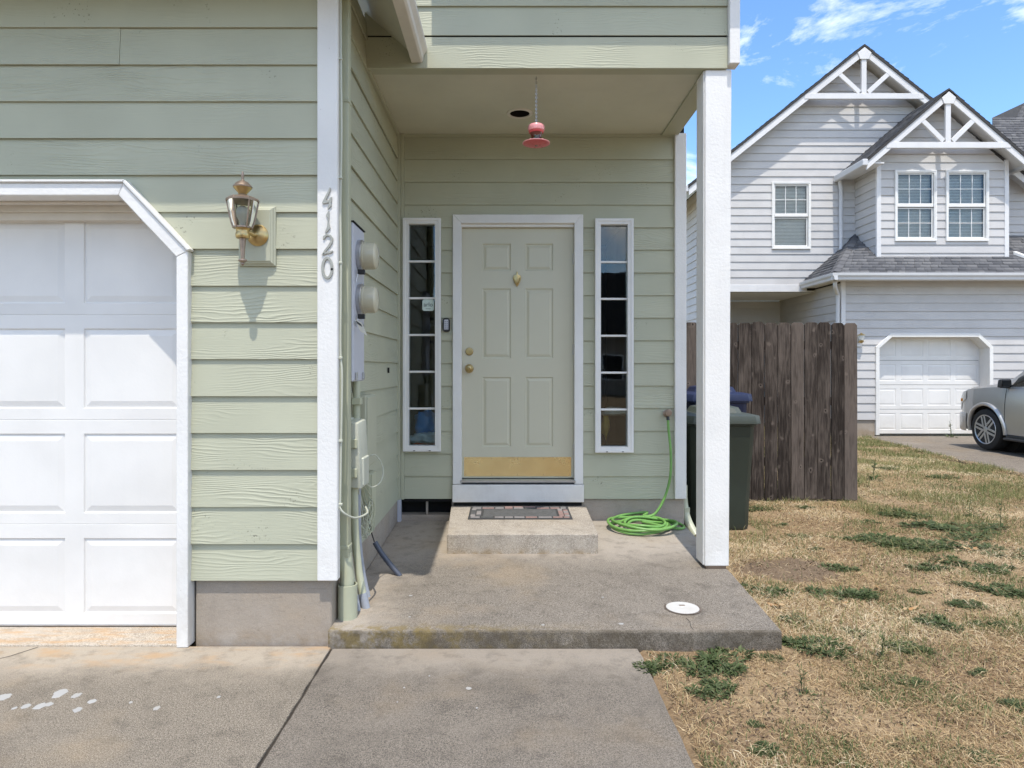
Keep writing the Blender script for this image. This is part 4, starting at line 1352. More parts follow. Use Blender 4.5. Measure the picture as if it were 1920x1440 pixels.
# phone interface box, hanging a little crooked
nd = thing('phone_box', 'sunlit cream plastic phone box hanging crooked beside the downspout', 'utility box', (-0.84, 3.65, 0.75))
nb = MB().hexa([(SX + 0.012, 3.60, 0.745), (SX + 0.092, 3.60, 0.735), (SX + 0.095, 3.80, 0.735), (SX + 0.012, 3.80, 0.745),
                (SX + 0.010, 3.585, 1.100), (SX + 0.078, 3.585, 1.095), (SX + 0.082, 3.785, 1.105), (SX + 0.010, 3.785, 1.110)])
nb.build('box_cover', M['nid'], nd, 0.010, seg=2, smooth=True)
bx('back_tray', M['nid'], nd, SX, SX + 0.011, 3.575, 3.81, 0.73, 1.115, 0.004)
for z in (0.80, 0.96):
    bx('hasp', M['pipe'], nd, SX + 0.01, SX + 0.075, 3.575, 3.5885, z, z + 0.05, 0.003)
bx('latch_slot', M['black'], nd, SX + 0.012, SX + 0.03, 3.578, 3.584, 0.87, 0.95, 0.001)
bx('cover_step', M['nid'], nd, SX + 0.06, SX + 0.098, 3.64, 3.78, 0.745, 0.90, 0.006)
fb = thing('utility_box', 'flat sage green utility box on the side wall behind the phone box', 'utility box', (-0.85, 4.05, 0.80))
bx('box_body', M['sage'], fb, SX - 0.01, SX + 0.055, 3.905, 4.19, 0.80, 1.232, 0.008)
bx('box_lid', M['sage'], fb, SX + 0.0555, SX + 0.062, 3.915, 4.18, 0.81, 1.222, 0.003)
fb2 = thing('utility_box', 'small narrow sage green utility box low on the porch side wall', 'utility box', (-0.85, 4.13, 0.46))
bx('box_body', M['pipe'], fb2, SX - 0.01, SX + 0.05, 4.05, 4.19, 0.46, 0.75, 0.006)
bx('box_lid', M['pipe'], fb2, SX + 0.0505, SX + 0.058, 4.058, 4.182, 0.465, 0.745, 0.003)
bx('wall_vent_slot', M['dark'], sw, SX - 0.006, SX + 0.002, 4.95, 4.98, 1.36, 1.40, 0)

# conduits below the boxes
cd = thing('conduit', 'sage painted conduit bending out to the slab with bare grey end', 'conduit', (-0.78, 3.6, slab_z(3.6)))
MB().tube(smooth_path([(SX + 0.045, 3.64, 0.76), (SX + 0.050, 3.64, 0.5), (SX + 0.070, 3.63, 0.30), (SX + 0.098, 3.61, 0.165)]), 0.021, 12).build('upper_length', M['pipe'], cd, smooth=True)
MB().tube([(SX + 0.098, 3.61, 0.166), (SX + 0.118, 3.60, slab_z(3.6) - 0.006)], 0.0235, 12).build('bare_end', M['pvc'], cd, smooth=True)
cd = thing('conduit', 'thin sage conduit squeezed between the downspout and a thicker conduit', 'conduit', (-0.8, 3.58, slab_z(3.58)))
MB().tube(smooth_path([(SX + 0.018, 3.60, 0.60), (SX + 0.028, 3.60, 0.40), (SX + 0.050, 3.585, 0.25), (SX + 0.068, 3.57, 0.165)]), 0.013, 10).build('upper_length', M['pipe'], cd, smooth=True)
MB().tube([(SX + 0.068, 3.57, 0.166), (SX + 0.084, 3.56, slab_z(3.57) - 0.006)], 0.016, 10).build('bare_end', M['pvc'], cd, smooth=True)
cd = tag(MB().tube(smooth_path([(SX + 0.03, 3.78, 0.74), (SX + 0.032, 3.78, 0.45), (SX + 0.055, 3.77, 0.25), (SX + 0.09, 3.76, slab_z(3.76) - 0.006)]), 0.021, 12).build('conduit', M['pvc'], None, smooth=True), 'unpainted grey conduit behind the sage ones, reaching the slab', 'conduit')
cd = tag(MB().tube(smooth_path([(SX + 0.055, 4.16, 0.30), (SX + 0.10, 4.145, 0.235), (SX + 0.16, 4.13, 0.165), (SX + 0.222, 4.11, slab_z(4.11) - 0.006)]), 0.017, 12).build('conduit', M['conduit'], None, smooth=True), 'short dark conduit stub leaning out of the slab below the cables', 'conduit')
# tangle of cable ends
tg = thing('cable_tangle', 'tangle of thin sage painted wires below the phone box', 'cable', (-0.83, 3.9, 0.4))
for k in range(11):
    y0 = random.uniform(3.70, 3.85)
    zz = random.uniform(0.42, 0.58)
    p = [(SX + random.uniform(0.02, 0.06), y0, 0.74)]
    for j in range(4):
        p.append((SX + random.uniform(0.015, 0.085), random.uniform(3.82, 4.04), zz + random.uniform(-0.10, 0.12)))
    MB().tube(smooth_path(p, 5), 0.0035, 6).build('wire', M['pipe'] if k % 3 else M['nid'], tg, smooth=True)
MB().tube(smooth_path([(SX + 0.06, 3.79, 0.75), (SX + 0.10, 3.86, 0.70), (SX + 0.13, 3.98, 0.72), (SX + 0.13, 4.02, 0.80), (SX + 0.09, 4.0, 0.87), (SX + 0.05, 3.98, 0.86)]), 0.0032, 6).build('wire', M['nid'], tg, smooth=True)
MB().tube(smooth_path([(SX + 0.05, 4.0, 0.48), (SX + 0.05, 4.06, 0.40), (SX + 0.055, 4.14, 0.31)]), 0.004, 6).build('wire', M['black'], tg, smooth=True)

# ------------------------------------------------------------------ keypad, sticker, things inside the sidelights
kpd = thing('door_keypad', 'small black keypad with silver buttons between sidelight and door', 'keypad', (X(836.5, 5.4), 5.40, Z(622, 5.4)))
kx0, kx1, kz0, kz1 = X(830, 5.4), X(843.5, 5.4), Z(622, 5.4), Z(596.5, 5.4)
MB().prism([(kx0 + 0.012, kz0), (kx1 - 0.012, kz0), (kx1, kz0 + 0.014), (kx1, kz1 - 0.014), (kx1 - 0.012, kz1), (kx0 + 0.012, kz1), (kx0, kz1 - 0.014), (kx0, kz0 + 0.014)], lambda u, v, w: (u, w, v), 5.394, YB - 0.006).build('case', M['black'], kpd, 0.004, smooth=True)
bx('face_plate', M['mbox'], kpd, kx0 + 0.012, kx1 - 0.012, 5.3915, 5.394, kz0 + 0.018, kz1 - 0.012, 0.0008)
for r_i in range(4):
    for c in range(2):
        xx = (kx0 + kx1) / 2 + (-0.011 if c == 0 else 0.005)
        zz = kz0 + 0.026 + r_i * 0.017
        bx('button', M['black'], kpd, xx, xx + 0.006, 5.390, 5.3915, zz, zz + 0.008, 0)
stz = (X(792, YB), X(814, YB), Z(583, YB), Z(561.5, YB))
stk = MB().prism([(stz[0] + a * (stz[1] - stz[0]), stz[2] + b * (stz[3] - stz[2])) for a, b in ((.12, 0), (.88, 0), (1, .12), (1, .88), (.88, 1), (.12, 1), (0, .88), (0, .12))], lambda u, v, w: (u, w, v), YB - 0.0022, YB - 0.0006).build('security_sticker', M['sticker'], None)
tag(stk, 'pale green rounded sticker reading arlo on the left sidelight', 'sticker')


def text(body, size, loc, mat, name, parent, rot=(R(90), 0, 0), ext=0.0006):
    cu = bpy.data.curves.new(name, 'FONT')
    cu.body = body
    cu.size = size
    cu.extrude = ext
    cu.align_x = 'CENTER'
    cu.align_y = 'CENTER'
    tmp = bpy.data.objects.new(name + '_curve', cu)
    COL.objects.link(tmp)
    bpy.context.view_layer.update()
    dg = bpy.context.evaluated_depsgraph_get()
    me = bpy.data.meshes.new_from_object(tmp.evaluated_get(dg))
    bpy.data.objects.remove(tmp, do_unlink=True)
    me.materials.clear()
    me.materials.append(mat)
    me.transform(Matrix.Translation(loc) @ Matrix.Rotation(rot[0], 4, 'X'))
    return link(bpy.data.objects.new(name, me), parent)


text('arlo', 0.048, ((stz[0] + stz[1]) / 2, YB - 0.0028, (stz[2] + stz[3]) / 2 + 0.004), M['ink'], 'sticker_text', stk)
bx('fine_print', M['ink'], stk, stz[0] + 0.028, stz[1] - 0.028, YB - 0.0028, YB - 0.0024, stz[2] + 0.016, stz[2] + 0.019, 0)


def lump(name, c, rad, mat, seed, parent=None, sub=3):
    bm = bmesh.new()
    bmesh.ops.create_icosphere(bm, subdivisions=sub, radius=1.0)
    for v in bm.verts:
        d = 1 + 0.55 * mnoise.noise(Vector(v.co) * 1.5 + Vector((seed, 0, 0))) + 0.38 * mnoise.noise(Vector(v.co) * 3.6 + Vector((0, seed, 0)))
        v.co = Vector((v.co.x * rad[0] * d + c[0], v.co.y * rad[1] * d + c[1], v.co.z * rad[2] * d + c[2]))
    me = bpy.data.meshes.new(name)
    bm.to_mesh(me)
    bm.free()
    me.polygons.foreach_set('use_smooth', [True] * len(me.polygons))
    me.materials.append(mat)
    return link(bpy.data.objects.new(name, me), parent)


hp = thing('cloth_pile', 'blue and pale cloth pile seen through the lowest left sidelight pane', 'cloth', (-0.7, 5.68, 0.5))
lump('blue_cloth', (-0.70, 5.70, 0.93), (0.10, 0.08, 0.10), M['blue'], 3.0, hp)
lump('pale_cloth', (-0.69, 5.68, 0.80), (0.14, 0.09, 0.055), M['lblue'], 5.0, hp)
lump('red_cloth', (-0.70, 5.68, 0.70), (0.15, 0.10, 0.06), M['orange'], 8.0, hp)
bx('shelf', M['room'], hp, -0.9, -0.52, 5.58, 5.85, 0.5, 0.64, 0.004)
hp = thing('indoor_clutter', 'yellow and pale items seen through the lower right sidelight panes', 'household items', (0.9, 5.7, 0.5))
lump('yellow_item', (0.86, 5.76, 0.90), (0.03, 0.03, 0.11), M['yellow'], 2.0, hp)
lump('pale_item', (0.95, 5.75, 1.02), (0.14, 0.06, 0.035), M['tag'], 6.0, hp)
bx('crate', M['room'], hp, 0.74, 1.12, 5.6, 5.9, 0.3, 0.72, 0.01)

# ------------------------------------------------------------------ hummingbird feeder
fy = 4.36
fx = X(1005.5, fy)
hf = thing('hummingbird_feeder', 'faded pink hummingbird feeder hanging on a thin chain from the porch ceiling', 'bird feeder', (fx, fy, Z(280, fy)))
fz = lambda p: Z(p, fy)
MB().lathe([(0.050, fz(246)), (0.054, fz(245)), (0.056, fz(241)), (0.055, fz(238)), (0.050, fz(235)), (0.030, fz(233.5)), (0.008, fz(233)), (0.006, fz(231))], (fx, fy, 0), 'Z', 28).build('cap', M['pink'], hf, smooth=True)
MB().lathe([(0.040, fz(249.5)), (0.047, fz(249)), (0.050, fz(246.2)), (0.042, fz(246.1))], (fx, fy, 0), 'Z', 28).build('cap_rim', M['red'], hf, smooth=True)
jr = MB().lathe([(0.040, fz(268)), (0.036, fz(264)), (0.033, fz(259)), (0.036, fz(254)), (0.041, fz(249))], (fx, fy, 0), 'Z', 24)
jr.f = [f for f in jr.f if len(f) == 4]
jr.build('jar', M['lglass'], hf, smooth=True)
MB().lathe([(0.030, fz(273)), (0.070, fz(271.5)), (0.085, fz(270)), (0.086, fz(269.0)), (0.030, fz(268.8))], (fx, fy, 0), 'Z', 32).build('dish', M['red'], hf, smooth=True)
MB().lathe([(0.0855, fz(269.6)), (0.091, fz(269.2)), (0.091, fz(268.2)), (0.060, fz(267)), (0.030, fz(266)), (0.012, fz(265.8))], (fx, fy, 0), 'Z', 32).build('dish_lid', M['pink'], hf, smooth=True)
MB().lathe([(0.008, fz(274.2)), (0.010, fz(272.8))], (fx, fy, 0), 'Z', 10).build('drain_plug', M['bronze'], hf, smooth=True)
for k in range(5):
    t = 2 * math.pi * k / 5 + 0.3
    MB().lathe([(0.009, 0), (0.007, 0.006), (0.003, 0.007)], (fx + 0.066 * math.cos(t), fy + 0.066 * math.sin(t), fz(267.2)), 'Z', 8).build('port', M['pink'], hf, smooth=True)
ch = MB()
z = fz(231.5)
k = 0
while z < ZCEIL - 0.01:
    a = [(0.0048 * math.cos(t), 0.0085 * math.sin(t)) for t in np.linspace(0, 2 * math.pi, 9)]
    ch.tube([(fx + (p if k % 2 else 0), fy + (0 if k % 2 else p), z + 0.0075 + q) for p, q in a], 0.0016, 5, False)
    z += 0.0125
    k += 1
ch.build('chain', M['steel'], hf, smooth=True)
MB().tube([(fx, fy, ZCEIL - 0.012), (fx, fy, ZCEIL + 0.004)], 0.002, 6).build('ceiling_hook', M['steel'], hf, smooth=True)

# ------------------------------------------------------------------ faucet and garden hose
fxx, fzz = X(1251, 5.40), Z(777, 5.40)
fc = thing('garden_faucet', 'small weathered outdoor faucet on the wall left of the corner board', 'faucet', (fxx, 5.38, fzz))
MB().lathe([(0.030, 0), (0.030, 0.006), (0.014, 0.010), (0.012, 0.055), (0.016, 0.058), (0.016, 0.072), (0.008, 0.076)], (fxx, YB - 0.018, fzz + 0.006), 'Y', 16).build('body', M['bronze'], fc, smooth=True)
MB().lathe([(0.026, 0.0), (0.030, 0.004), (0.026, 0.009), (0.006, 0.010)], (fxx - 0.002, YB - 0.085, fzz + 0.016), 'Y', 12).build('handle', M['bronze'], fc, smooth=True)
MB().tube([(fxx, YB - 0.06, fzz), (fxx, YB - 0.066, fzz - 0.02), (fxx, YB - 0.068, fzz - 0.045)], [0.011, 0.012, 0.014], 10).build('spout', M['black'], fc, smooth=True)
hz = lambda y: slab_z(y) + 0.012
hose = [(fxx, YB - 0.068, fzz - 0.04), (fxx + 0.004, YB - 0.07, fzz - 0.12), (fxx + 0.018, YB - 0.085, fzz - 0.30), (fxx + 0.01, YB - 0.10, fzz - 0.50), (fxx - 0.04, YB - 0.10, fzz - 0.68), (fxx - 0.12, YB - 0.11, fzz - 0.80), (fxx - 0.21, YB - 0.12, hz(5.3) + 0.055)]
ccx, ccy = 1.075, 5.175
t = 0.9
loops = 6
N = 96
for k in range(N):
    f = k / (N - 1)
    a = 1.35 + 2 * math.pi * loops * f
    lp = a / (2 * math.pi)
    rad = 0.205 + 0.05 * math.sin(lp * 2.4 + 1) - 0.05 * f
    ox = 0.035 * math.sin(lp * 1.9)
    oy = 0.018 * math.sin(lp * 2.6 + 2)
    hgt = 0.045 * (1 - f) + 0.016 * math.sin(a * 1.0 + lp * 2) ** 2
    xx = ccx + ox + rad * 1.12 * math.cos(a)
    yy = min(ccy + oy + rad * 0.95 * math.sin(a), YB - 0.03)
    hose.append((xx, yy, hz(yy) + max(0, hgt)))
hose += [(1.30, 5.14, hz(5.1) + 0.006), (1.385, 5.17, hz(5.1) + 0.002), (1.39, 5.26, hz(5.2) + 0.002), (1.33, 5.33, hz(5.3) + 0.01), (1.22, 5.34, hz(5.3) + 0.02)]
ho = MB().tube(smooth_path(hose, 4), 0.0105, 9).build('garden_hose', M['hose'], None, smooth=True)
tag(ho, 'green garden hose hanging from the faucet and coiled on the slab', 'hose')

# pale downspout outlet at the house corner
do = thing('downspout_outlet', 'short pale green downspout outlet at the foot of the house corner', 'downspout', (1.42, 5.5, 0))
MB().tube(smooth_path([(1.475, 5.52, 0.42), (1.478, 5.51, 0.27), (1.495, 5.46, 0.14), (1.535, 5.36, 0.035)]), 0.033, 12).build('outlet_pipe', M['pipe'], do, smooth=True)
MB().lathe([(0.038, -0.02), (0.038, 0.02)], (1.484, 5.495, 0.22), 'Z', 14).build('joint_collar', M['pipe'], do, smooth=True)

# white cleanout cap set in the slab
YC = 3.592
co = thing('cleanout_cap', 'round white plastic cleanout cap set in the slab', 'cleanout cap', (X(1280, YC), YC, slab_z(YC)))
MB().lathe([(0.100, 0.0), (0.100, 0.0010), (0.090, 0.0012), (0.089, 0.0003)], (X(1280, YC), YC, slab_z(YC) + 0.0005), 'Z', 36).build('rim', M['bronze'], co)
MB().lathe([(0.088, 0.0008), (0.087, 0.0028), (0.010, 0.0030), (0.009, 0.0020)], (X(1280, YC), YC, slab_z(YC) + 0.0006), 'Z', 36).build('lid', M['cap'], co)
bx('slot', M['bronze'], co, X(1280, YC) - 0.012, X(1280, YC) + 0.02, YC + 0.022, YC + 0.038, slab_z(YC) + 0.0036, slab_z(YC) + 0.0046, 0.0005)


# ------------------------------------------------------------------ wheeled carts beside the house
def cart(root, cx, cy, zg, w, d, h, mb_, ml, yaw=0.0):
    T = Matrix.Translation((cx, cy, zg)) @ Matrix.Rotation(yaw, 4, 'Z')

    def put(mb, name, mat, bev=0.0, smooth=False, seg=1):
        mb.v = [tuple(T @ Vector(p)) for p in mb.v]
        return mb.build(name, mat, root, bev, smooth, seg)
    wb, db = w * 0.41, d * 0.36
    wt, dt = w * 0.47, d * 0.47
    hb = h - 0.14
    ringf = lambda hw, hd, z, c=0.05: [(-hw + c, -hd, z), (hw - c, -hd, z), (hw, -hd + c, z), (hw, hd - c, z), (hw - c, hd, z), (-hw + c, hd, z), (-hw, hd - c, z), (-hw, -hd + c, z)]
    levels = [(0.02, wb, db), (0.05, wb + 0.006, db + 0.006), (0.30, wb + (wt - wb) * 0.30, db + (dt - db) * 0.3), (0.68 * hb, wb + (wt - wb) * 0.70, db + (dt - db) * 0.7), (0.70 * hb, wb + (wt - wb) * 0.78, db + (dt - db) * 0.78), (hb - 0.05, wt, dt), (hb - 0.045, wt + 0.018, dt + 0.018), (hb, wt + 0.018, dt + 0.018)]
    vs, fs = [], []
    for z, a, b in levels:
        vs += ringf(a, b, z)
    for i in range(len(levels) - 1):
        for k in range(8):
            fs.append((i * 8 + k, i * 8 + (k + 1) % 8, i * 8 + 8 + (k + 1) % 8, i * 8 + 8 + k))
    fs.append(tuple(range(7, -1, -1)))
    fs.append(tuple(len(vs) - 8 + k for k in range(8)))
    put(MB().add(vs, fs), 'bin_body', mb_, 0.006, True, 2)
    vs, fs = [], []
    for z, a, b, c in ((hb + 0.002, wt + 0.022, dt + 0.022, 0.05), (hb - 0.03, wt + 0.034, dt + 0.034, 0.05), (hb - 0.028, wt + 0.042, dt + 0.042, 0.05), (hb + 0.040, wt + 0.036, dt + 0.036, 0.06), (hb + 0.055, wt - 0.03, dt - 0.03, 0.06), (hb + 0.058, wt - 0.075, dt - 0.075, 0.06), (hb + 0.105, wt - 0.10, dt - 0.10, 0.06), (hb + 0.118, wt - 0.16, dt - 0.14, 0.06)):
        vs += ringf(a, b, z, c)
    for i in range(7):
        for k in range(8):
            fs.append((i * 8 + k, i * 8 + (k + 1) % 8, i * 8 + 8 + (k + 1) % 8, i * 8 + 8 + k))
    fs.append(tuple(7 * 8 + k for k in range(8)))
    put(MB().add(vs, fs), 'lid', ml, 0.004, True, 2)
    put(MB().tube([(-wt * 0.75, dt + 0.03, hb + 0.01), (-wt * 0.75, dt + 0.10, hb + 0.03), (wt * 0.75, dt + 0.10, hb + 0.03), (wt * 0.75, dt + 0.03, hb + 0.01)], 0.014, 8), 'handle', mb_, 0, True)
    for s_ in (-1, 1):
        put(MB().lathe([(0.10, -0.03), (0.125, -0.024), (0.125, 0.024), (0.10, 0.03)], (s_ * (wb - 0.01), db + 0.05, 0.125), 'X', 20), 'wheel', M['tyre'], 0, True)


cy_ = 5.98
gz = ground_z(1.9, 6)
gc = thing('wheeled_cart', 'dark green wheeled trash cart beside the house, behind the porch post', 'trash cart', (1.90, cy_, gz), 'carts beside the house')
cart(gc, 1.87, cy_, gz - 0.01, 0.60, 0.60, 1.12, M['gcart'], M['glid'])
bc_ = thing('wheeled_cart', 'blue lidded wheeled recycling cart standing behind the green cart', 'recycling cart', (2.06, 6.68, gz), 'carts beside the house')
cart(bc_, 2.06, 6.68, gz, 0.60, 0.60, 1.27, M['bcart'], M['bcart'])

# ------------------------------------------------------------------ board fence
YFN = 7.09
fn_ = thing('board_fence', 'weathered dark brown dog-ear board fence beside the carts', 'fence', (2.6, YFN, 0))
xr = X(1607, YFN)
pw = X(1607, YFN) - X(1582.1, YFN)
for k in range(17):
    x1 = xr - k * pw - random.uniform(0, 0.002)
    x0 = xr - (k + 1) * pw + 0.004 + random.uniform(0, 0.003)
    zt = Z(604.5, YFN) + random.uniform(-0.007, 0.006)
    z0 = ground_z(x0, YFN) + random.uniform(0.012, 0.03)
    c = 0.027
    lean = random.uniform(-0.003, 0.003)
    dy = random.uniform(-0.004, 0.004)
    pk = MB().prism([(x0, z0), (x1, z0), (x1 + lean, zt - c), (x1 - c * 0.9 + lean, zt), (x0 + c * 0.9 + lean, zt), (x0 + lean, zt - c)], lambda u, v, w: (u, w + dy, v), YFN - 0.009, YFN + 0.009)
    pk.build('picket', M['fence'], fn_, 0.002)
for z in (0.35, 1.0, 1.6):
    bx('rail', M['fence'], fn_, xr - 17 * pw, xr - 0.02, YFN + 0.014, YFN + 0.052, z, z + 0.088, 0.003)
for x_ in (xr - 0.11, xr - 1.7):
    bx('fence_post', M['fence'], fn_, x_, x_ + 0.088, YFN + 0.053, YFN + 0.141, ground_z(2, YFN) - 0.05, 1.80, 0.004)

# ------------------------------------------------------------------ the grey house next door
NY, NU, NBY = 14.71, 15.84, 14.90          # garage front, upper wall, bay front
NG = -0.075                                # its ground level
N_ = thing('grey_house', 'pale grey two-storey house with trussed gables beyond the fence', 'house', (8.4, NY, NG))
MS = M['nsiding']
MT = M['ntrim']
ns = lambda px, Y: X(px, Y)

# upper main wall under the large gable
AX, AZ, PITCH = 8.37, 8.93, 0.80
RY = 15.48                                  # plane of the rake boards
mw = MB().prism([(4.80, 3.24), (11.3, 3.24), (11.3, AZ - 0.2 - (11.3 - AX) * PITCH), (AX, AZ - 0.2), (4.80, AZ - 0.2 - (AX - 4.8) * PITCH)], lambda u, v, w: (u, w, v), NU + 0.16, NU + 0.2).build('upper_wall', M['roof'], N_)
w1 = (X(1447, NU), X(1518, NU), Z(466, NU), Z(343, NU))
siding(mw, MS, front(NU), 4.80, 11.3, 3.40, AZ - 0.16, holes=[(w1[0] + .03, w1[1] - .03, w1[2] + .03, w1[3] - .03)],
       regions=(((PITCH, 1, AZ - 0.17 + PITCH * AX), (-PITCH, 1, AZ - 0.17 - PITCH * AX)),))
bx('band_board', MT, N_, 4.78, X(1513, 15.8), NU - 0.04, NU + 0.02, 3.235, 3.405, 0.005)
# side wall to the left, facing -X
lw = bx('left_side_wall', M['roof'], N_, 4.80, 4.9, NU + 0.001, 26, NG, 5.9, 0)
siding(lw, MS, lambda u, z, d: (4.80 - d, u, z), NU, 21.5, 0.25, 5.85)
bx('corner_board', MT, N_, 4.772, 4.86, NU - 0.03, NU - 0.0, 3.40, 5.95, 0.004)


def house_window(parent, r_, Y, wall_y, grid_low, name='window'):
    f = MB()
    frame_ring(f, *r_, 0.045, wall_y - 0.05, wall_y + 0.05)
    frame_ring(f, r_[0] - 0.012, r_[1] + 0.012, r_[2] - 0.02, r_[3] + 0.012, 0.03, wall_y - 0.058, wall_y - 0.01)
    f = f.build(name, M['white2'], parent, 0.003)
    zm = (r_[2] + r_[3]) / 2
    bx('sash_rail', M['white2'], f, r_[0] + 0.054, r_[1] - 0.054, wall_y - 0.035, wall_y + 0.02, zm - 0.03, zm + 0.025, 0.004)
    for (z0, z1, grid, yy) in ((zm + 0.03, r_[3] - 0.055, True, wall_y - 0.005), (r_[2] + 0.055, zm - 0.045, grid_low, wall_y + 0.014)):
        x0, x1 = r_[0] + 0.054, r_[1] - 0.054
        frs = frame_ring(MB(), x0, x1, z0, z1, 0.022, yy - 0.016, yy + 0.01)
        frs.build('sash', M['white2'], f, 0.002)
        x0 += 0.021; x1 -= 0.021; z0 += 0.021; z1 -= 0.021
        if grid:
            for i in range(3):
                for j in range(2):
                    MB().box(x0 + (x1 - x0) * i / 3 + 0.006, x0 + (x1 - x0) * (i + 1) / 3 - 0.006, yy, yy + 0.003, z0 + (z1 - z0) * j / 2 + 0.006, z0 + (z1 - z0) * (j + 1) / 2 - 0.006).build('pane', M['nglass'], f)
            for i in (1, 2):
                bx('muntin', M['white2'], f, x0 + (x1 - x0) * i / 3 - 0.007, x0 + (x1 - x0) * i / 3 + 0.007, yy - 0.006, yy + 0.006, z0, z1, 0.002)
            bx('muntin', M['white2'], f, x0, x1, yy - 0.0065, yy + 0.0055, (z0 + z1) / 2 - 0.007, (z0 + z1) / 2 + 0.007, 0.002)
        else:
            MB().box(x0, x1, yy, yy + 0.003, z0, z1).build('pane', M['nglass'], f)
    # slatted blind hung behind the glass
    b = MB()
    z = r_[2] + 0.06
    while z < r_[3] - 0.06:
        b.add([(r_[0] + 0.06, wall_y + 0.075, z), (r_[1] - 0.06, wall_y + 0.075, z), (r_[1] - 0.06, wall_y + 0.095, z + 0.030), (r_[0] + 0.06, wall_y + 0.095, z + 0.030)], [(0, 1, 2, 3)])
        z += 0.034
    tag(b.build('blind_slats', M['blind'], f), kind='stuff')
    bx('room_dark', M['room'], f, r_[0] + 0.03, r_[1] - 0.03, wall_y + 0.12, wall_y + 0.14, r_[2] + 0.03, r_[3] - 0.03, 0)
    return f


house_window(N_, w1, NU, NU, False)

# bay on the right with its own gable
BX0, BX1 = 8.35, 11.27
bayw = bx('bay_wall', M['roof'], N_, BX0, BX1, NBY + 0.16, NU - 0.01, 3.72, 6.02, 0)
bw_l = (X(1677, NBY), X(1753, NBY), Z(451, NBY), Z(321, NBY))
bw_r = (X(1772.5, NBY), X(1850.5, NBY), Z(451, NBY), Z(321, NBY))
BAX, BAZ, BP = 9.70, 7.50, 0.86
bgw = MB().prism([(BX0, 6.021), (BX1, 6.021), (BX1, 6.1), (BAX, BAZ - 0.2), (BX0, 6.1)], lambda u, v, w: (u, w, v), NBY, NBY + 0.1).build('bay_gable', M['roof'], N_)
siding(bayw, MS, front(NBY), BX0 + 0.04, BX1 - 0.04, Z(490, NBY), BAZ - 0.16, holes=[(w_[0] + .03, w_[1] - .03, w_[2] + .03, w_[3] - .03) for w_ in (bw_l, bw_r)],
       regions=(((BP, 1, BAZ - 0.17 + BP * BAX), (-BP, 1, BAZ - 0.17 - BP * BAX)),))
siding(bayw, MS, lambda u, z, d: (BX0 - d, u, z), NBY + 0.03, NU, Z(490, NBY), 6.1)
# cut-outs in the bay body so the windows have depth
for w_ in (bw_l, bw_r):
    house_window(N_, w_, NBY, NBY, True)
for a, b in ((BX0 - 0.028, BX0 + 0.07), (BX1 - 0.07, BX1 + 0.028)):
    bx('corner_board', MT, N_, a, b, NBY - 0.032, NBY + 0.03, Z(491, NBY), 6.1, 0.004)

# garage front below
GX0 = 7.45
GO = (X(1643, NY), X(1850, NY))            # door opening
NOZ1, NOZ2 = Z(651, NY), Z(627, NY)
nxl, nxr = X(1642, NY), X(1858, NY)
cxl, cxr = X(1669, NY), X(1833, NY)
ngw = MB().box(GX0, nxl, NY, NY + 0.1, 0.35, 3.5).box(nxr, 17, NY, NY + 0.1, 0.35, 3.5).box(nxl, nxr, NY, NY + 0.1, NOZ2, 3.5).build('garage_wall', M['roof'], N_)
zb0 = Z(787, NY)
sL = (NOZ2 - NOZ1) / (cxl - nxl)
sR = (NOZ2 - NOZ1) / (cxr - nxr)
siding(ngw, MS, front(NY), GX0 + 0.06, 17, zb0, 3.46, regions=(
    ((1, 0, nxl),), ((-1, 0, -nxr),), ((-1, 0, -nxl), (1, 0, nxr), (0, -1, -NOZ2)),
    ((-1, 0, -nxl), (1, 0, cxl), (0, 1, NOZ2), (sL, -1, sL * nxl - NOZ1)),
    ((1, 0, nxr), (-1, 0, -cxr), (0, 1, NOZ2), (sR, -1, sR * nxr - NOZ1))))
bx('corner_board', MT, N_, GX0 - 0.02, GX0 + 0.075, NY - 0.03, NY + 0.02, zb0, 3.45, 0.004)
bx('foundation', M['found'], N_, GX0 + 0.01, nxl - 0.02, NY + 0.004, NY + 0.2, NG - 0.2, 0.349, 0.005)
bx('foundation', M['found'], N_, nxr + 0.02, 17, NY + 0.004, NY + 0.2, NG - 0.2, 0.349, 0.005)


def ntrim(p, q, r, s2):
    MB().prism([p, q, r, s2], lambda u, v, w: (u, w, v), NY - 0.05, NY + 0.05).build('garage_trim', M['white2'], N_, 0.004)


tw2 = 0.06
for sg, xv, xc in ((1, nxl, cxl), (-1, nxr, cxr)):
    ntrim((xv - sg * 0.02, NG), (xv + sg * tw2, NG), (xv + sg * tw2, NOZ1 - 0.02), (xv - sg * 0.02, NOZ1 + 0.01))
    ntrim((xv - sg * 0.02, NOZ1 + 0.01), (xv + sg * tw2, NOZ1 - 0.02), (xc + sg * 0.02, NOZ2 - tw2), (xc - sg * 0.01, NOZ2 + 0.02))
ntrim((cxl - 0.01, NOZ2 + 0.02), (cxl + 0.02, NOZ2 - tw2), (cxr - 0.02, NOZ2 - tw2), (cxr + 0.01, NOZ2 + 0.02))
jb = MB().box(nxl, nxl + tw2, NY + 0.05, NY + 0.32, NG, NOZ2).box(nxr - tw2, nxr, NY + 0.05, NY + 0.32, NG, NOZ2).box(nxl, nxr, NY + 0.05, NY + 0.32, NOZ2 - tw2, NOZ2)
for sg, xv, xc in ((1, nxl, cxl), (-1, nxr, cxr)):
    jb.prism([(xv + sg * tw2, NOZ1 - 0.02), (xc + sg * 0.02, NOZ2 - tw2), (xv + sg * tw2, NOZ2 - tw2)], lambda u, v, w: (u, w, v), NY + 0.05, NY + 0.28)
jb.build('garage_jamb', M['white2'], N_)
NYD = NY + 0.28
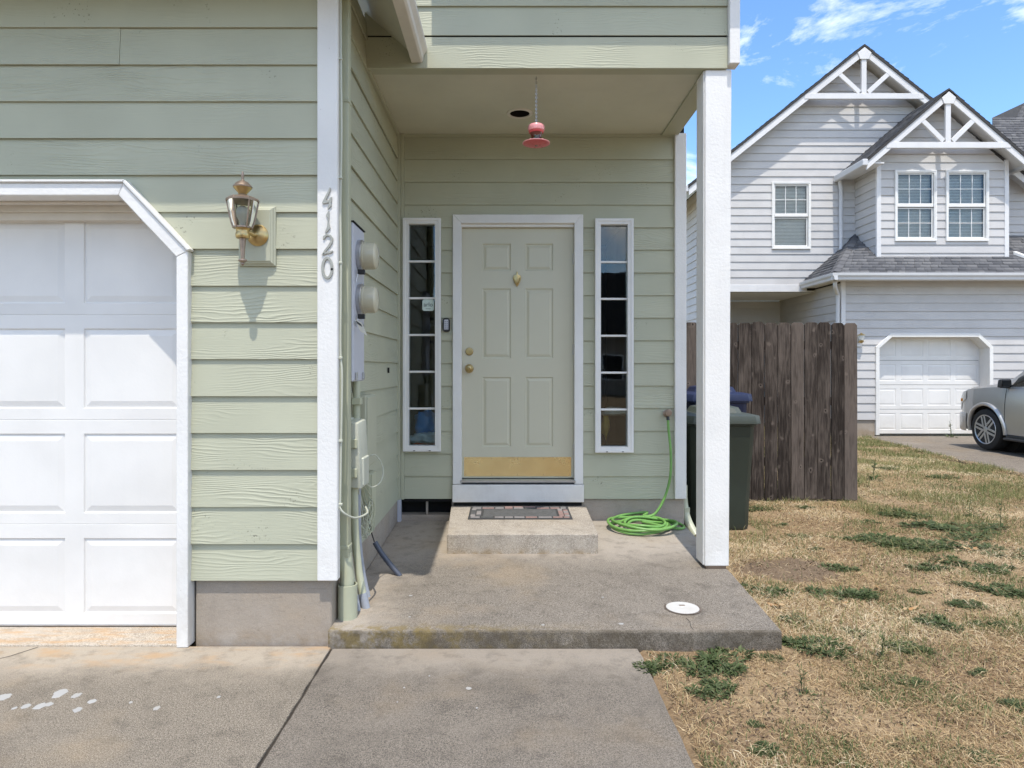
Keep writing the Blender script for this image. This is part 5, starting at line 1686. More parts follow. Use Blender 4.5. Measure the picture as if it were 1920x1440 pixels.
ngd = bx('garage_door', M['roof'], N_, nxl, nxr, NYD + 0.03, NYD + 0.05, NG, NOZ2, 0)
dh = (NOZ2 - tw2 + 0.04 - NG) / 4
dw = (nxr - nxl - 2 * tw2 + 0.04) / 4
ux0 = nxl + tw2 - 0.02
for i in range(4):
    z0, z1 = NG + i * dh + 0.004, NG + (i + 1) * dh - 0.004
    hs = [(ux0 + c * dw + 0.05, ux0 + (c + 1) * dw - 0.05, z0 + 0.085, z1 - 0.085) for c in range(4)]
    sec = MB()
    holed(sec, ux0, ux0 + 4 * dw, z0, z1, hs, front(NYD), 0)
    sec.build('door_section', M['gdoor'], ngd)
    for h in hs:
        rings(MB(), *h, [(0, 0.0), (0.008, -0.007), (0.014, -0.007), (0.05, -0.001), (0.055, -0.001)], front(NYD)).build('raised_panel', M['gdoor'], ngd)
# recessed entry under the upper wall
er = MB()
er.add([(4.9, 18.0, NG), (GX0, 18.0, NG), (GX0, 18.0, 3.24), (4.9, 18.0, 3.24)], [(0, 1, 2, 3)])
er = er.build('entry_back_wall', MS, N_)
bx('entry_soffit', MT, N_, 4.8, GX0 + 0.3, NU + 0.1, 18, 3.242, 3.28, 0)
gs = bx('garage_side_wall', M['roof'], N_, GX0, GX0 + 0.1, NY + 0.11, 18.0, NG, 3.5, 0)
siding(gs, MS, lambda u, z, d: (GX0 - d, u, z), NY + 0.0, 18.0, zb0, 3.30)
siding(er, MS, front(17.99), 4.9, GX0, zb0, 3.24)

# roofs
def shingles(mb, P00, P10, P01, P11, expo=0.145):
    """tabs from the eave edge P00-P10 up to P01-P11"""
    P00, P10, P01, P11 = map(Vector, (P00, P10, P01, P11))
    up = ((P01 - P00).length + (P11 - P10).length) / 2
    rows = max(1, int(up / expo))
    nrm_ = (P10 - P00).cross((P01 + P11) / 2 - P00).normalized()
    if nrm_.z < 0:
        nrm_ = -nrm_
    for r in range(rows):
        f0, f1 = r / rows, min(1, (r + 1.08) / rows)
        A0, B0 = P00.lerp(P01, f0), P10.lerp(P11, f0)
        A1, B1 = P00.lerp(P01, f1), P10.lerp(P11, f1)
        L = (B0 - A0).length
        if L < 0.03:
            continue
        t = -random.uniform(0, 0.3) / L
        while t < 1:
            t2 = t + random.uniform(0.10, 0.26) / L
            a, b = max(t, 0), min(t2, 1)
            if b > a + 1e-4:
                lift = random.choice([0.010, 0.014, 0.020])
                p0, p1 = A0.lerp(B0, a), A0.lerp(B0, b - 0.006 / L if b < 1 else b)
                q0, q1 = A1.lerp(B1, a), A1.lerp(B1, b - 0.006 / L if b < 1 else b)
                mb.add([p0 + nrm_ * lift, p1 + nrm_ * lift, q1 + nrm_ * 0.003, q0 + nrm_ * 0.003, p0 - nrm_ * 0.004, p1 - nrm_ * 0.004],
                       [(0, 1, 2, 3), (4, 5, 1, 0)])
            t = t2
    return mb


def shingle_part(parent, quads):
    mb = MB()
    for q in quads:
        shingles(mb, *q)
    V = np.array([tuple(v) for v in mb.v])
    F_ = np.array(mb.f)
    return tag(np_mesh('shingles', V, F_, M['shingle'], parent), kind='stuff')


def roof_slab(name, pts, th=0.10):
    n = len(pts)
    return MB().add([tuple(p) for p in pts] + [(p[0], p[1], p[2] - th) for p in pts], [tuple(range(n)), tuple(range(2 * n - 1, n - 1, -1))] + [(i, i + n, (i + 1) % n + n, (i + 1) % n) for i in range(n)]).build(name, M['roof'], N_)


def gable_roof(ax, az, pitch, half, y0, y1, name):
    zl = az - half * pitch
    for s_ in (-1, 1):
        q = [(ax + s_ * half, y0, zl), (ax + s_ * half, y1, zl), (ax, y1, az), (ax, y0, az)]
        r = roof_slab(name, q, 0.07)
        so = [(p[0], p[1] + (0.05 if i_ in (0, 3) else 0), p[2] - 0.075) for i_, p in enumerate(q)]
        MB().add(so + [(p[0], p[1], p[2] - 0.02) for p in so], [(0, 1, 2, 3), (7, 6, 5, 4), (0, 4, 5, 1), (1, 5, 6, 2), (2, 6, 7, 3), (3, 7, 4, 0)]).build('sloped_soffit', MT, N_)
        shingle_part(r, [((ax + s_ * half, y0, zl), (ax + s_ * half, min(y1, 17.5), zl), (ax, y0, az), (ax, min(y1, 17.5), az))])


gable_roof(AX, AZ + 0.06, PITCH, 4.12, RY - 0.02, 24, 'main_roof')
gable_roof(BAX, BAZ + 0.05, BP, 1.80, 14.50, 17.2, 'bay_roof')
NB = 14.54


def rake(ax, az, pitch, half, Y, h=0.20):
    for s_ in (-1, 1):
        MB().prism([(ax, az), (ax + s_ * half, az - half * pitch), (ax + s_ * half, az - half * pitch - h), (ax, az - h)], lambda u, v, w: (u, w, v), Y, Y + 0.045).build('rake_board', MT, N_, 0.004)


def truss(ax, az, pitch, Y, zch, half_ch, name='gable_truss', t=0.13):
    h = 0.2
    tr_ = MB().box(ax - half_ch, ax + half_ch, Y - 0.01, Y + 0.07, zch - t, zch).build(name, MT, N_, 0.004)
    bx('king_post', MT, tr_, ax - 0.058, ax + 0.058, Y + 0.002, Y + 0.06, zch + 0.001, az - h - 0.02, 0.004)
    for s_ in (-1, 1):
        dx = (az - h - zch) / pitch * 0.5
        a = Vector((ax + s_ * 0.10, zch + 0.03))
        b = Vector((ax + s_ * dx * 1.02, az - h - dx * 1.02 * pitch + 0.02))
        d = (b - a).normalized()
        n2 = Vector((-d.y, d.x)) * 0.052
        MB().prism([tuple(a + n2), tuple(b + n2), tuple(b - n2), tuple(a - n2)], lambda u, v, w: (u, w, v), Y + 0.004, Y + 0.055).build('brace', MT, tr_, 0.004)
    MB().prism([(ax - 0.17, az - 0.02 - 0.10), (ax - 0.10, az - 0.29), (ax + 0.10, az - 0.29), (ax + 0.17, az - 0.02 - 0.10), (ax, az + 0.02)], lambda u, v, w: (u, w, v), Y - 0.02, Y - 0.002).build('peak_block', MT, tr_, 0.004)
    return tr_


rake(AX, AZ, PITCH, 4.1, RY, 0.19)
rake(BAX, BAZ, BP, 1.79, NB - 0.02, 0.19)
truss(AX, AZ, PITCH, RY + 0.0, Z(175, RY), 1.40)
truss(BAX, BAZ, BP, NB - 0.02, Z(267, NB), 1.37)
# lookout beams and eave ends
bx('bay_gutter', M['ngutter'], N_, BAX - 1.80 - 0.10, BAX - 1.80 + 0.02, 14.48, NU - 0.05, BAZ - 1.80 * BP - 0.10, BAZ - 1.80 * BP + 0.045, 0.015)
bx('bay_gutter', M['ngutter'], N_, BAX + 1.80 - 0.02, BAX + 1.80 + 0.10, 14.48, NU - 0.05, BAZ - 1.80 * BP - 0.10, BAZ - 1.80 * BP + 0.045, 0.015)
bx('left_gutter', M['ngutter'], N_, AX - 4.24, AX - 4.10, RY, 22, AZ - 4.12 * PITCH - 0.09, AZ - 4.12 * PITCH + 0.06, 0.015)
bs = MB().hexa([(BAX - 1.78, NB + 0.03, BAZ - 1.78 * BP - 0.05), (BX0 - 0.03, NB + 0.03, BAZ - 1.78 * BP - 0.05), (BX0 - 0.03, NU, BAZ - 1.78 * BP - 0.05), (BAX - 1.78, NU, BAZ - 1.78 * BP - 0.05),
                (BAX - 1.78, NB + 0.03, BAZ - 1.78 * BP - 0.02), (BX0 - 0.03, NB + 0.03, BAZ - 1.78 * BP - 0.02), (BX0 - 0.03, NU, BAZ - 1.78 * BP - 0.02), (BAX - 1.78, NU, BAZ - 1.78 * BP - 0.02)])
bs.build('bay_soffit', MT, N_)

# skirt roof over the garage
SY, SZ = 14.22, 3.44
A_ = (7.04, SY, SZ); B_ = (7.04, NU - 0.03, SZ); P_ = (8.33, NU - 0.03, 4.58); E_ = (17, SY, SZ); G_ = (17, NU - 0.03, 4.58)
sk = MB().add([A_, E_, G_, P_, B_, (7.04, SY, SZ - 0.04), (17, SY, SZ - 0.04), (17, NU - 0.03, SZ - 0.04), (7.04, NU - 0.03, SZ - 0.04)], [(0, 1, 2, 3), (0, 3, 4), (5, 8, 7, 6), (0, 5, 6, 1), (4, 8, 5, 0)]).build('skirt_roof', M['roof'], N_)
shingle_part(sk, [(A_, E_, P_, G_), (B_, A_, P_, P_)])
hipm = MB()
ha, hb_ = Vector(A_), Vector(P_)
nh = 11
for i in range(nh):
    p = ha.lerp(hb_, i / nh)
    q = ha.lerp(hb_, (i + 1.25) / nh if i < nh - 1 else 1)
    u_ = Vector((0.10, -0.10 * 0.0, 0.0))
    hipm.add([p + Vector((0.13, 0, 0.035)), p + Vector((0, 0, 0.055)), p + Vector((-0.02, 0.14, 0.035)), q + Vector((0.13, 0, 0.022)), q + Vector((0, 0, 0.042)), q + Vector((-0.02, 0.14, 0.022))], [(0, 1, 4, 3), (1, 2, 5, 4)])
tag(hipm.build('hip_caps', M['shingle'], sk), kind='stuff')
ngp = [(0.0, 0.0), (0.06, 0.0), (0.075, 0.015), (0.08, 0.06), (0.11, 0.10), (0.115, 0.155), (0.0, 0.155)]
MB().prism([(SY + 0.06 - o_, SZ - 0.14 + v) for o_, v in ngp], lambda u, v, w: (w, u, v), 7.00, 17).build('skirt_gutter', M['ngutter'], N_, 0.003)
MB().prism([(7.04 + 0.06 - o_, SZ - 0.14 + v) for o_, v in ngp], lambda u, v, w: (u, w, v), SY - 0.05, NU - 0.05).build('skirt_gutter', M['ngutter'], N_, 0.003)
bx('skirt_soffit', MT, N_, 7.08, 17, SY + 0.05, NY + 0.0, SZ - 0.10, SZ - 0.07, 0)
bx('skirt_soffit', MT, N_, 7.08, GX0 + 0.0, NY + 0.001, NU + 0.1, SZ - 0.10, SZ - 0.07, 0)
# downspouts of the grey house
MB().tube(smooth_path([(7.16, 14.4, 3.32), (7.16, 14.42, 3.20), (7.30, 14.62, 3.08), (7.36, 14.70, 2.95), (7.36, 14.72, 2.0), (7.36, 14.72, 0.1)], 5), 0.042, 10).build('downspout', M['ngutter'], N_, smooth=True)
MB().tube(smooth_path([(7.93, NU - 0.10, 5.86), (7.97, NU - 0.07, 5.6), (7.97, NU - 0.06, 5.0), (7.97, NU - 0.07, 4.35), (7.92, NU - 0.14, 4.20)], 5), 0.045, 10).build('downspout', M['ngutter'], N_, smooth=True)

# right wing and its roof
wr = MB().add([(11.35, NU, 3.5), (18, NU, 3.5), (18, NU, 6.1), (11.35, NU, 6.1)], [(0, 1, 2, 3)]).build('right_wing_wall', M['roof'], N_)
siding(wr, MS, front(NU), 11.35, 13.2, 3.55, 6.1)
bx('corner_board', MT, N_, 11.60, 11.72, NU - 0.06, NU - 0.0, 3.6, 6.1, 0.004)
E0, E1, P0, P1, P2 = (11.2, 15.25, 6.2), (18, 15.25, 6.2), (12.48, 17.0, 7.85), (16.25, 20.77, 9.75), (19, 20.77, 9.75)
wrf = MB().add([E0, E1, P2, P1, P0], [(0, 1, 2), (0, 2, 3), (0, 3, 4)]).build('right_wing_roof', M['roof'], N_)
shingle_part(wrf, [(E0, E1, P1, P2), (E0, (11.9, 15.95, 6.86), P0, P1)][:1] + [(E0, E1, P0, (18, 17.0, 7.85))])
bx('wing_gutter', M['ngutter'], N_, 11.45, 18, 15.12, 15.24, 6.05, 6.18, 0.012)
bx('wing_soffit', MT, N_, 11.3, 18, 15.24, NU, 6.05, 6.09, 0)
MB().hexa([(11.45, 14.95, 3.98), (11.53, 14.95, 3.98), (11.95, 14.3, 3.53), (11.87, 14.3, 3.53), (11.45, 14.95, 4.05), (11.53, 14.95, 4.05), (11.95, 14.3, 3.60), (11.87, 14.3, 3.60)]).build('roof_leader', M['white2'], N_, 0.004)
bx('bay_downspout', M['ngutter'], N_, 11.66, 11.75, NU - 0.13, NU - 0.062, 4.6, 6.0, 0.01)

# lantern by the grey house garage
nl = thing('wall_lantern', 'small brass lantern on the grey house, just right of the fence', 'lantern', (X(1615, 14.6), 14.6, Z(641, 14.6)))
nlx, nly = X(1615, 14.58), 14.58
nz_ = lambda p: Z(p, 14.58)
bx('mounting_block', M['ntrim'], nl, nlx - 0.10, nlx + 0.06, NY - 0.05, NY - 0.018, nz_(650), nz_(628), 0.01)
MB().lathe([(0.03, nz_(643)), (0.05, nz_(640)), (0.05, nz_(638.5)), (0.02, nz_(638))], (nlx, nly, 0), 'Z', 12).build('base', M['brass'], nl, smooth=True)
MB().lathe([(0.045, nz_(638)), (0.075, nz_(629)), (0.07, nz_(628))], (nlx, nly, 0), 'Z', 12).build('glass_shade', M['bulb'], nl, smooth=True)
MB().lathe([(0.082, nz_(629)), (0.082, nz_(628)), (0.03, nz_(626)), (0.008, nz_(624))], (nlx, nly, 0), 'Z', 12).build('cap', M['brass'], nl, smooth=True)
MB().tube([(nlx, nly, nz_(641)), (nlx - 0.02, NY - 0.04, nz_(641))], 0.015, 8).build('arm', M['brass'], nl, smooth=True)

# ------------------------------------------------------------------ silver sport utility vehicle, nose towards the grey house garage
CXL = 8.60                                   # left flank
CW = 1.87
CYF = 12.72                                  # front bumper
CG = -0.068
WY1, WY2, WR = 11.90, 9.02, 0.372
car = thing('parked_suv', 'silver sport utility vehicle parked on the neighbour driveway', 'car', (CXL + CW / 2, 10.3, CG))
cxm = CXL + CW / 2


def lerp_tab(tab, y):
    for (y0, v0), (y1, v1) in zip(tab, tab[1:]):
        if y0 <= y <= y1:
            f = (y - y0) / (y1 - y0)
            return v0 + (v1 - v0) * f
    return tab[0][1] if y < tab[0][0] else tab[-1][1]


# profile along the length measured back from the front bumper
belt = [(0, 0.72), (0.04, 0.88), (0.14, 1.02), (0.35, 1.08), (0.9, 1.13), (1.35, 1.15), (2.5, 1.16), (4.5, 1.17), (4.85, 1.12), (4.92, 0.95)]
topz = [(0, 0.73), (0.04, 0.86), (0.14, 1.06), (0.35, 1.15), (0.9, 1.21), (1.05, 1.23), (1.16, 1.28), (1.72, 1.68), (2.0, 1.77), (3.2, 1.82), (4.4, 1.77), (4.62, 1.70), (4.85, 1.20), (4.92, 0.97)]
hw = [(0, 0.74), (0.05, 0.82), (0.2, 0.885), (0.5, 0.925), (1.2, 0.935), (3.5, 0.935), (4.6, 0.91), (4.85, 0.87), (4.92, 0.80)]
inset = [(0, 0.10), (1.05, 0.14), (1.16, 0.16), (1.72, 0.24), (2.0, 0.25), (4.4, 0.25), (4.62, 0.22), (4.92, 0.12)]
sill = 0.33
AR = 0.445                                   # wheel arch radius


def station(d):
    y = CYF - d
    b, t, w, ins = lerp_tab(belt, d), lerp_tab(topz, d), lerp_tab(hw, d), lerp_tab(inset, d)
    low = sill + max(0, 0.06 - d * 0.3)
    for wy in (WY1, WY2):
        if abs(y - wy) < AR:
            low = max(low, 0.372 + math.sqrt(AR * AR - (y - wy) ** 2))
    pts = []
    for i in range(9):
        f = i / 8
        z = low + (b - low) * f
        bul = w - 0.035 * (1 - min(1, (z - sill) / 0.5)) ** 2 - 0.05 * max(0, (z - 0.85) / 0.3) ** 2 * 0.6
        pts.append((bul, z))
    wb_ = pts[-1][0]
    for i in range(1, 6):
        f = i / 5
        zz = b + (t - 0.05 - b) * f if t - b > 0.12 else b + (t - b) * 0.7 * math.sin(f * math.pi / 2)
        pts.append((wb_ - ins * f - 0.02 * math.sin(f * math.pi), zz))
    we, ze = pts[-1]
    for i in range(1, 6):
        f = i / 5
        pts.append((we * (1 - f), ze + (t - ze) * math.sin(f * math.pi / 2)))
    return y, pts


ds = sorted(set([0, 0.02, 0.04, 0.08, 0.14, 0.2, 0.28] + list(np.round(np.arange(0.32, 4.9, 0.035), 4)) + [4.62, 4.7, 4.78, 4.85, 4.92]))
for side, nm in ((-1, 'left'), (1, 'right')):
    vs, fs = [], []
    sts = [station(d) for d in ds]
    n_ = len(sts[0][1])
    for y, p in sts:
        for w, z in p:
            vs.append((cxm + side * w, y, z + CG))
    for i in range(len(sts) - 1):
        for j in range(n_ - 1):
            fs.append((i * n_ + j, i * n_ + j + 1, (i + 1) * n_ + j + 1, (i + 1) * n_ + j))
    fs.append(tuple(range(n_)) + ((len(vs)),))
    vs.append((cxm, sts[0][0], sts[0][1][0][1] + CG))
    fs.append(tuple(range((len(sts) - 1) * n_, len(sts) * n_)) + ((len(vs)),))
    vs.append((cxm, sts[-1][0], sts[-1][1][0][1] + CG))
    mb = MB().add(vs, fs)
    me_o = mb.build('body_side', M['carpaint'], car, smooth=True)
    # flare lip round each arch
    for wy in (WY1, WY2):
        fl = MB()
        pts = []
        for t in np.linspace(-0.12, math.pi + 0.12, 26):
            yy, zz = wy + (AR + 0.012) * math.cos(t), 0.372 + (AR + 0.012) * math.sin(t)
            w = lerp_tab(hw, CYF - yy) - 0.035 * (1 - min(1, max(0, (zz - sill)) / 0.5)) ** 2
            pts.append((cxm + side * (w + 0.004), yy, max(zz, 0.30) + CG))
        fl.tube(pts, 0.034, 8).build('arch_flare', M['carpaint'], car, smooth=True)
        MB().lathe([(AR + 0.02, 0), (AR + 0.02, 0.30), (0.05, 0.301)], (cxm + side * 0.62 - (0.0 if side < 0 else 0.30), wy, 0.372 + CG), 'X', 28).build('wheel_well', M['dark'], car)
        wx = cxm + side * (0.935 - 0.125)
        wz = WR + CG + 0.0
        ty = MB().lathe([(0.255, -0.115), (0.325, -0.120), (0.358, -0.105), (0.372, -0.075), (0.372, 0.075), (0.358, 0.105), (0.325, 0.120), (0.255, 0.115)], (wx, wy, wz), 'X', 40).build('wheel', M['tyre'], car, smooth=True)
        o_ = side * 0.112
        MB().lathe([(0.262, 0.0), (0.266, side * 0.006), (0.262, side * 0.012), (0.245, side * 0.004), (0.240, -side * 0.05)][::1], (wx + o_, wy, wz), 'X', 36).build('rim', M['chrome'], ty, smooth=True)
        MB().lathe([(0.236, 0.0), (0.02, 0.002 * side)], (wx + o_ - side * 0.045, wy, wz), 'X', 28).build('rim_well', M['black'], ty)
        for k in range(6):
            a0 = 2 * math.pi * k / 6 + 0.26
            for off in (-0.034, 0.034):
                ca, sa = math.cos(a0), math.sin(a0)
                P = lambda r, q, dx: (wx + o_ + side * dx, wy + r * ca - q * sa, wz + r * sa + q * ca)
                MB().hexa([P(0.05, off - 0.022, -0.03), P(0.05, off + 0.022, -0.03), P(0.245, off + 0.022, -0.03), P(0.245, off - 0.022, -0.03), P(0.05, off - 0.020, 0.006), P(0.05, off + 0.020, 0.006), P(0.245, off + 0.020, 0.004), P(0.245, off - 0.020, 0.004)]).build('spoke', M['chrome'], ty, 0.003)
        MB().lathe([(0.062, 0.0), (0.05, side * 0.012), (0.01, side * 0.014)], (wx + o_ - side * 0.004, wy, wz), 'X', 16).build('hub_cap', M['chrome'], ty, smooth=True)
    # glass, door seams, step board, mirror, headlight
    gl_ = []
    for d0, d1 in ((1.40, 2.52), (2.62, 3.55), (3.65, 4.42)):
        vs, fs = [], []
        dd = np.linspace(d0, d1, 12)
        for d in dd:
            y, p = station(d)
            for i in range(9, 13):
                vs.append((cxm + side * (p[i][0] + 0.006), y, p[i][1] + CG - (0.03 if i == 12 else 0)))
            base = (cxm + side * (p[8][0] + 0.006), y, p[8][1] + 0.02 + CG)
            vs.insert(len(vs) - 4, base)
        for i in range(11):
            for j in range(4):
                fs.append((i * 5 + j, i * 5 + j + 1, i * 5 + j + 6, i * 5 + j + 5))
        MB().add(vs, fs).build('side_window', M['carglass'], car, smooth=True)
    for d in (1.26, 2.57, 3.60):
        pts = []
        for i in range(0, 9):
            y, p = station(d + 0.02 * math.sin(i / 8 * math.pi))
            if i == 0 and p[0][1] > 0.5:
                continue
            pts.append((cxm + side * (p[i][0] + 0.0015), y - (0.06 * (i / 8) ** 2 if d == 1.26 else 0), p[i][1] + CG))
        MB().tube(pts, 0.0045, 5).build('door_seam', M['black'], car)
    bx('rocker_trim', M['black'], car, cxm + side * 0.80, cxm + side * 0.915, WY2 + 0.47, WY1 - 0.47, 0.24 + CG, 0.325 + CG, 0.01)
    bx('running_board', M['black'], car, cxm + side * 0.86, cxm + side * 0.99, WY2 + 0.52, WY1 - 0.50, 0.235 + CG, 0.275 + CG, 0.012)
    ym, pm = station(1.42)
    mxx = cxm + side * (pm[9][0] + 0.015)
    mir = MB().hexa([(mxx, ym + 0.02, 1.12 + CG), (mxx + side * 0.20, ym + 0.04, 1.13 + CG), (mxx + side * 0.20, ym + 0.13, 1.14 + CG), (mxx, ym + 0.11, 1.13 + CG), (mxx + side * 0.02, ym + 0.02, 1.29 + CG), (mxx + side * 0.19, ym + 0.04, 1.29 + CG), (mxx + side * 0.19, ym + 0.12, 1.27 + CG), (mxx + side * 0.02, ym + 0.11, 1.27 + CG)]).build('side_mirror', M['black'], car, 0.025, smooth=True, seg=3)
    bx('mirror_glass', M['carglass'], mir, mxx + side * 0.03, mxx + side * 0.185, ym + 0.012, ym + 0.019, 1.15 + CG, 1.265 + CG, 0.004)
    # headlight wraps the front corner
    vs, fs = [], []
    dd = [0.0, 0.02, 0.05, 0.10, 0.16, 0.23, 0.30]
    for d in dd:
        y, p = station(d)
        lo = p[5][1] + (p[8][1] - p[5][1]) * d * 1.3
        for f in (0.0, 0.33, 0.67, 1.0):
            z = lo + (p[8][1] - 0.012 - lo) * f
            k = 5 + f * 3
            w = p[int(k)][0] + (p[min(8, int(k) + 1)][0] - p[int(k)][0]) * (k - int(k))
            vs.append((cxm + side * (w + 0.008), y + 0.008, z + CG))
    for i in range(len(dd) - 1):
        for j in range(3):
            fs.append((i * 4 + j, i * 4 + j + 1, i * 4 + j + 5, i * 4 + j + 4))
    hl = MB().add(vs, fs).build('headlight', M['lens'], car, smooth=True)
    y, p = station(0.17)
    bx('indicator', M['amber'], hl, cxm + side * (p[6][0] + 0.004), cxm + side * (p[6][0] + 0.013), y - 0.05, y + 0.05, p[6][1] - 0.01 + CG, p[6][1] + 0.045 + CG, 0.003)
    # corner of the bumper
    vs, fs = [], []
    dd = [0.0, 0.03, 0.08, 0.15, 0.22, 0.285]
    for d in dd:
        y, p = station(d)
        for q_, (z, o_) in enumerate(((0.30, 0.0), (0.34, 0.03), (0.56, 0.038), (0.62, 0.03), (0.64, 0.0))):
            vs.append((cxm + side * (lerp_tab(hw, d) + o_ * (1 - d * 2) - 0.01), y + 0.05 * (1 - d / 0.285), z + CG))
    for i in range(len(dd) - 1):
        for j in range(4):
            fs.append((i * 5 + j, i * 5 + j + 1, i * 5 + j + 6, i * 5 + j + 5))
    MB().add(vs, fs).build('bumper_corner', M['carpaint'], car, smooth=True)
# windscreen
vs, fs = [], []
for d in np.linspace(1.18, 1.70, 6):
    y, p = station(d)
    for f in np.linspace(-1, 1, 9):
        k = 13
        vs.append((cxm + f * (p[k][0] - 0.05), y + 0.012, p[13][1] + (lerp_tab(topz, d) - p[13][1]) * math.sin((1 - abs(f)) * math.pi / 2) + CG + 0.008))
for i in range(5):
    for j in range(8):
        fs.append((i * 9 + j, i * 9 + j + 1, i * 9 + j + 10, i * 9 + j + 9))
MB().add(vs, fs).build('windscreen', M['carglass'], car, smooth=True)
bx('underbody', M['black'], car, CXL + 0.2, CXL + CW - 0.2, CYF - 4.7, CYF - 0.25, 0.24 + CG, 0.45 + CG, 0.02)
bx('front_bumper', M['carpaint'], car, CXL + 0.20, CXL + CW - 0.20, CYF - 0.10, CYF + 0.045, 0.31 + CG, 0.63 + CG, 0.03)

# ------------------------------------------------------------------ house across the street, only seen mirrored in the glass
OH = thing('tan_house', 'tan house across the street, mirrored dark in the right sidelight', 'house', (7, -24, 0))
bx('wall', M['tan'], OH, -4, 15, -32, -24, -0.1, 3.2, 0)
MB().prism([(-5, 3.2), (16, 3.2), (13, 6.4), (-2, 6.4)], lambda u, v, w: (u, w, v), -33, -23.4).build('roof', M['roof'], OH)
bx('garage_door', M['gdoor'], OH, 8.5, 13.4, -24.05, -23.97, 0, 2.2, 0.02)
for x_ in (-2, 2, 5):
    wn = bx('window', M['white2'], OH, x_, x_ + 1.2, -24.05, -23.98, 0.9, 2.2, 0.02)
    bx('pane', M['carglass'], wn, x_ + 0.08, x_ + 1.12, -23.979, -23.975, 0.98, 2.12, 0)

# ------------------------------------------------------------------ grass
def on_lawn(x, y):
    a = (x > 0.69 + np.where(y < 3.25, 0.0, 0.0)) & ~((x < 1.44) & (y > 3.27) & (y < 5.5)) & ~((x < 1.50) & (y >= 5.4))
    a &= ~((x < 1.395) & (y > 3.27) & (y < 4.0))
    edge = np.interp(y, [-6, 9.0, 12.2, 14.6], [7.05, 7.05, 7.45, 7.85])
    a &= x < edge + 0.05
    a &= ~((np.abs(x - 1.9) < 0.29) & (np.abs(y - 5.98) < 0.28))
    return a


def fbm(x, y, sc, seed):
    return np.array([mnoise.fractal((a * sc, b * sc, seed), 1.0, 2.0, 3) for a, b in zip(x, y)])


def blades(name, n, dens_fn, length, width, lean, mat, label, yr=(1.75, 14.4), near_bias=1.6):
    u = rng.random(n * 3)
    y = yr[0] + (yr[1] - yr[0]) * u ** near_bias
    x = 0.66 + rng.random(n * 3) * (0.86 * y + 0.75 - 0.66)
    m = on_lawn(x, y)
    x, y = x[m], y[m]
    k = dens_fn(x, y) > rng.random(len(x))
    x, y = x[k][:n], y[k][:n]
    n = len(x)
    z = np.array([ground_z(a, b) + (0.020 * mnoise.fractal((a * 1.7, b * 1.7, 3.1), 1.0, 2.0, 4) * min(1, (a - 0.68) * 4) if 0.68 < a < 7.4 else 0) for a, b in zip(x, y)])
    far = 1 + 0.10 * np.clip(y - 3, 0, 12)
    L = length[0] + (length[1] - length[0]) * rng.random(n) ** 1.5
    W = (width[0] + (width[1] - width[0]) * rng.random(n)) * far
    th = rng.random(n) * 2 * np.pi
    le = lean[0] + (lean[1] - lean[0]) * rng.random(n)       # angle from vertical
    dx, dy = np.cos(th), np.sin(th)
    sxx, syy = -dy * W / 2, dx * W / 2
    V = np.zeros((n, 5, 3))
    base = np.stack([x, y, z - 0.002], 1)
    side = np.stack([sxx, syy, rng.normal(0, 0.3, n) * W], 1)
    mid = base + np.stack([dx * np.sin(le) * L * .5, dy * np.sin(le) * L * .5, np.cos(le) * L * .55 + 0.004], 1)
    le2 = np.clip(le + rng.random(n) * 0.6, 0, 1.75)
    tip = mid + np.stack([dx * np.sin(le2) * L * .5, dy * np.sin(le2) * L * .5, np.cos(le2) * L * .45], 1)
    tip[:, 2] = np.maximum(tip[:, 2], z + 0.002)
    V[:, 0] = base - side
    V[:, 1] = base + side
    V[:, 2] = mid + side * 0.8
    V[:, 3] = mid - side * 0.8
    V[:, 4] = tip
    i0 = np.arange(n) * 5
    T = np.concatenate([np.stack([i0, i0 + 1, i0 + 2], 1), np.stack([i0, i0 + 2, i0 + 3], 1), np.stack([i0 + 3, i0 + 2, i0 + 4], 1)])
    o = np_mesh(name, V.reshape(-1, 3), T, mat)
    return tag(o, label, 'grass', kind='stuff')


def patch(x, y, lo, hi, sc, seed):
    v = fbm(x, y, sc, seed)
    return np.clip((v - lo) / (hi - lo), 0, 1)


def bare(x, y):
    d = ((x - 1.95) / 0.42) ** 2 + ((y - 4.62) / 0.27) ** 2
    d = d + fbm(x, y, 4.0, 2.0) * 0.9
    return np.clip((d - 0.3) / 1.0, 0.06, 1)


blades('dry_grass', 290000, lambda x, y: np.clip(0.20 + 1.0 * patch(x, y, -0.40, 0.40, 1.6, 5.0), 0, 1) * bare(x, y), (0.015, 0.07), (0.0012, 0.0026), (1.05, 1.56), M['dry'], 'dry straw coloured grass lying over the lawn')
blades('pale_thatch', 110000, lambda x, y: np.clip(patch(x, y, 0.0, 0.5, 0.9, 31.0), 0, 1) * bare(x, y), (0.02, 0.075), (0.0011, 0.0023), (0.8, 1.53), M['pale'], 'pale bleached thatch in patches on the lawn')
blades('standing_dry_grass', 15000, lambda x, y: np.clip(0.06 + patch(x, y, 0.1, 0.5, 1.1, 9.0), 0, 1) * bare(x, y), (0.02, 0.065), (0.0012, 0.0024), (0.2, 1.0), M['dry'], 'standing tufts of dry yellow grass', near_bias=1.3)
blades('leaf_litter', 26000, lambda x, y: np.clip(0.25 + patch(x, y, -0.2, 0.5, 2.4, 41.0), 0, 1), (0.010, 0.035), (0.003, 0.008), (1.1, 1.56), M['litter'], 'dark brown leaf litter and crumbs of soil')
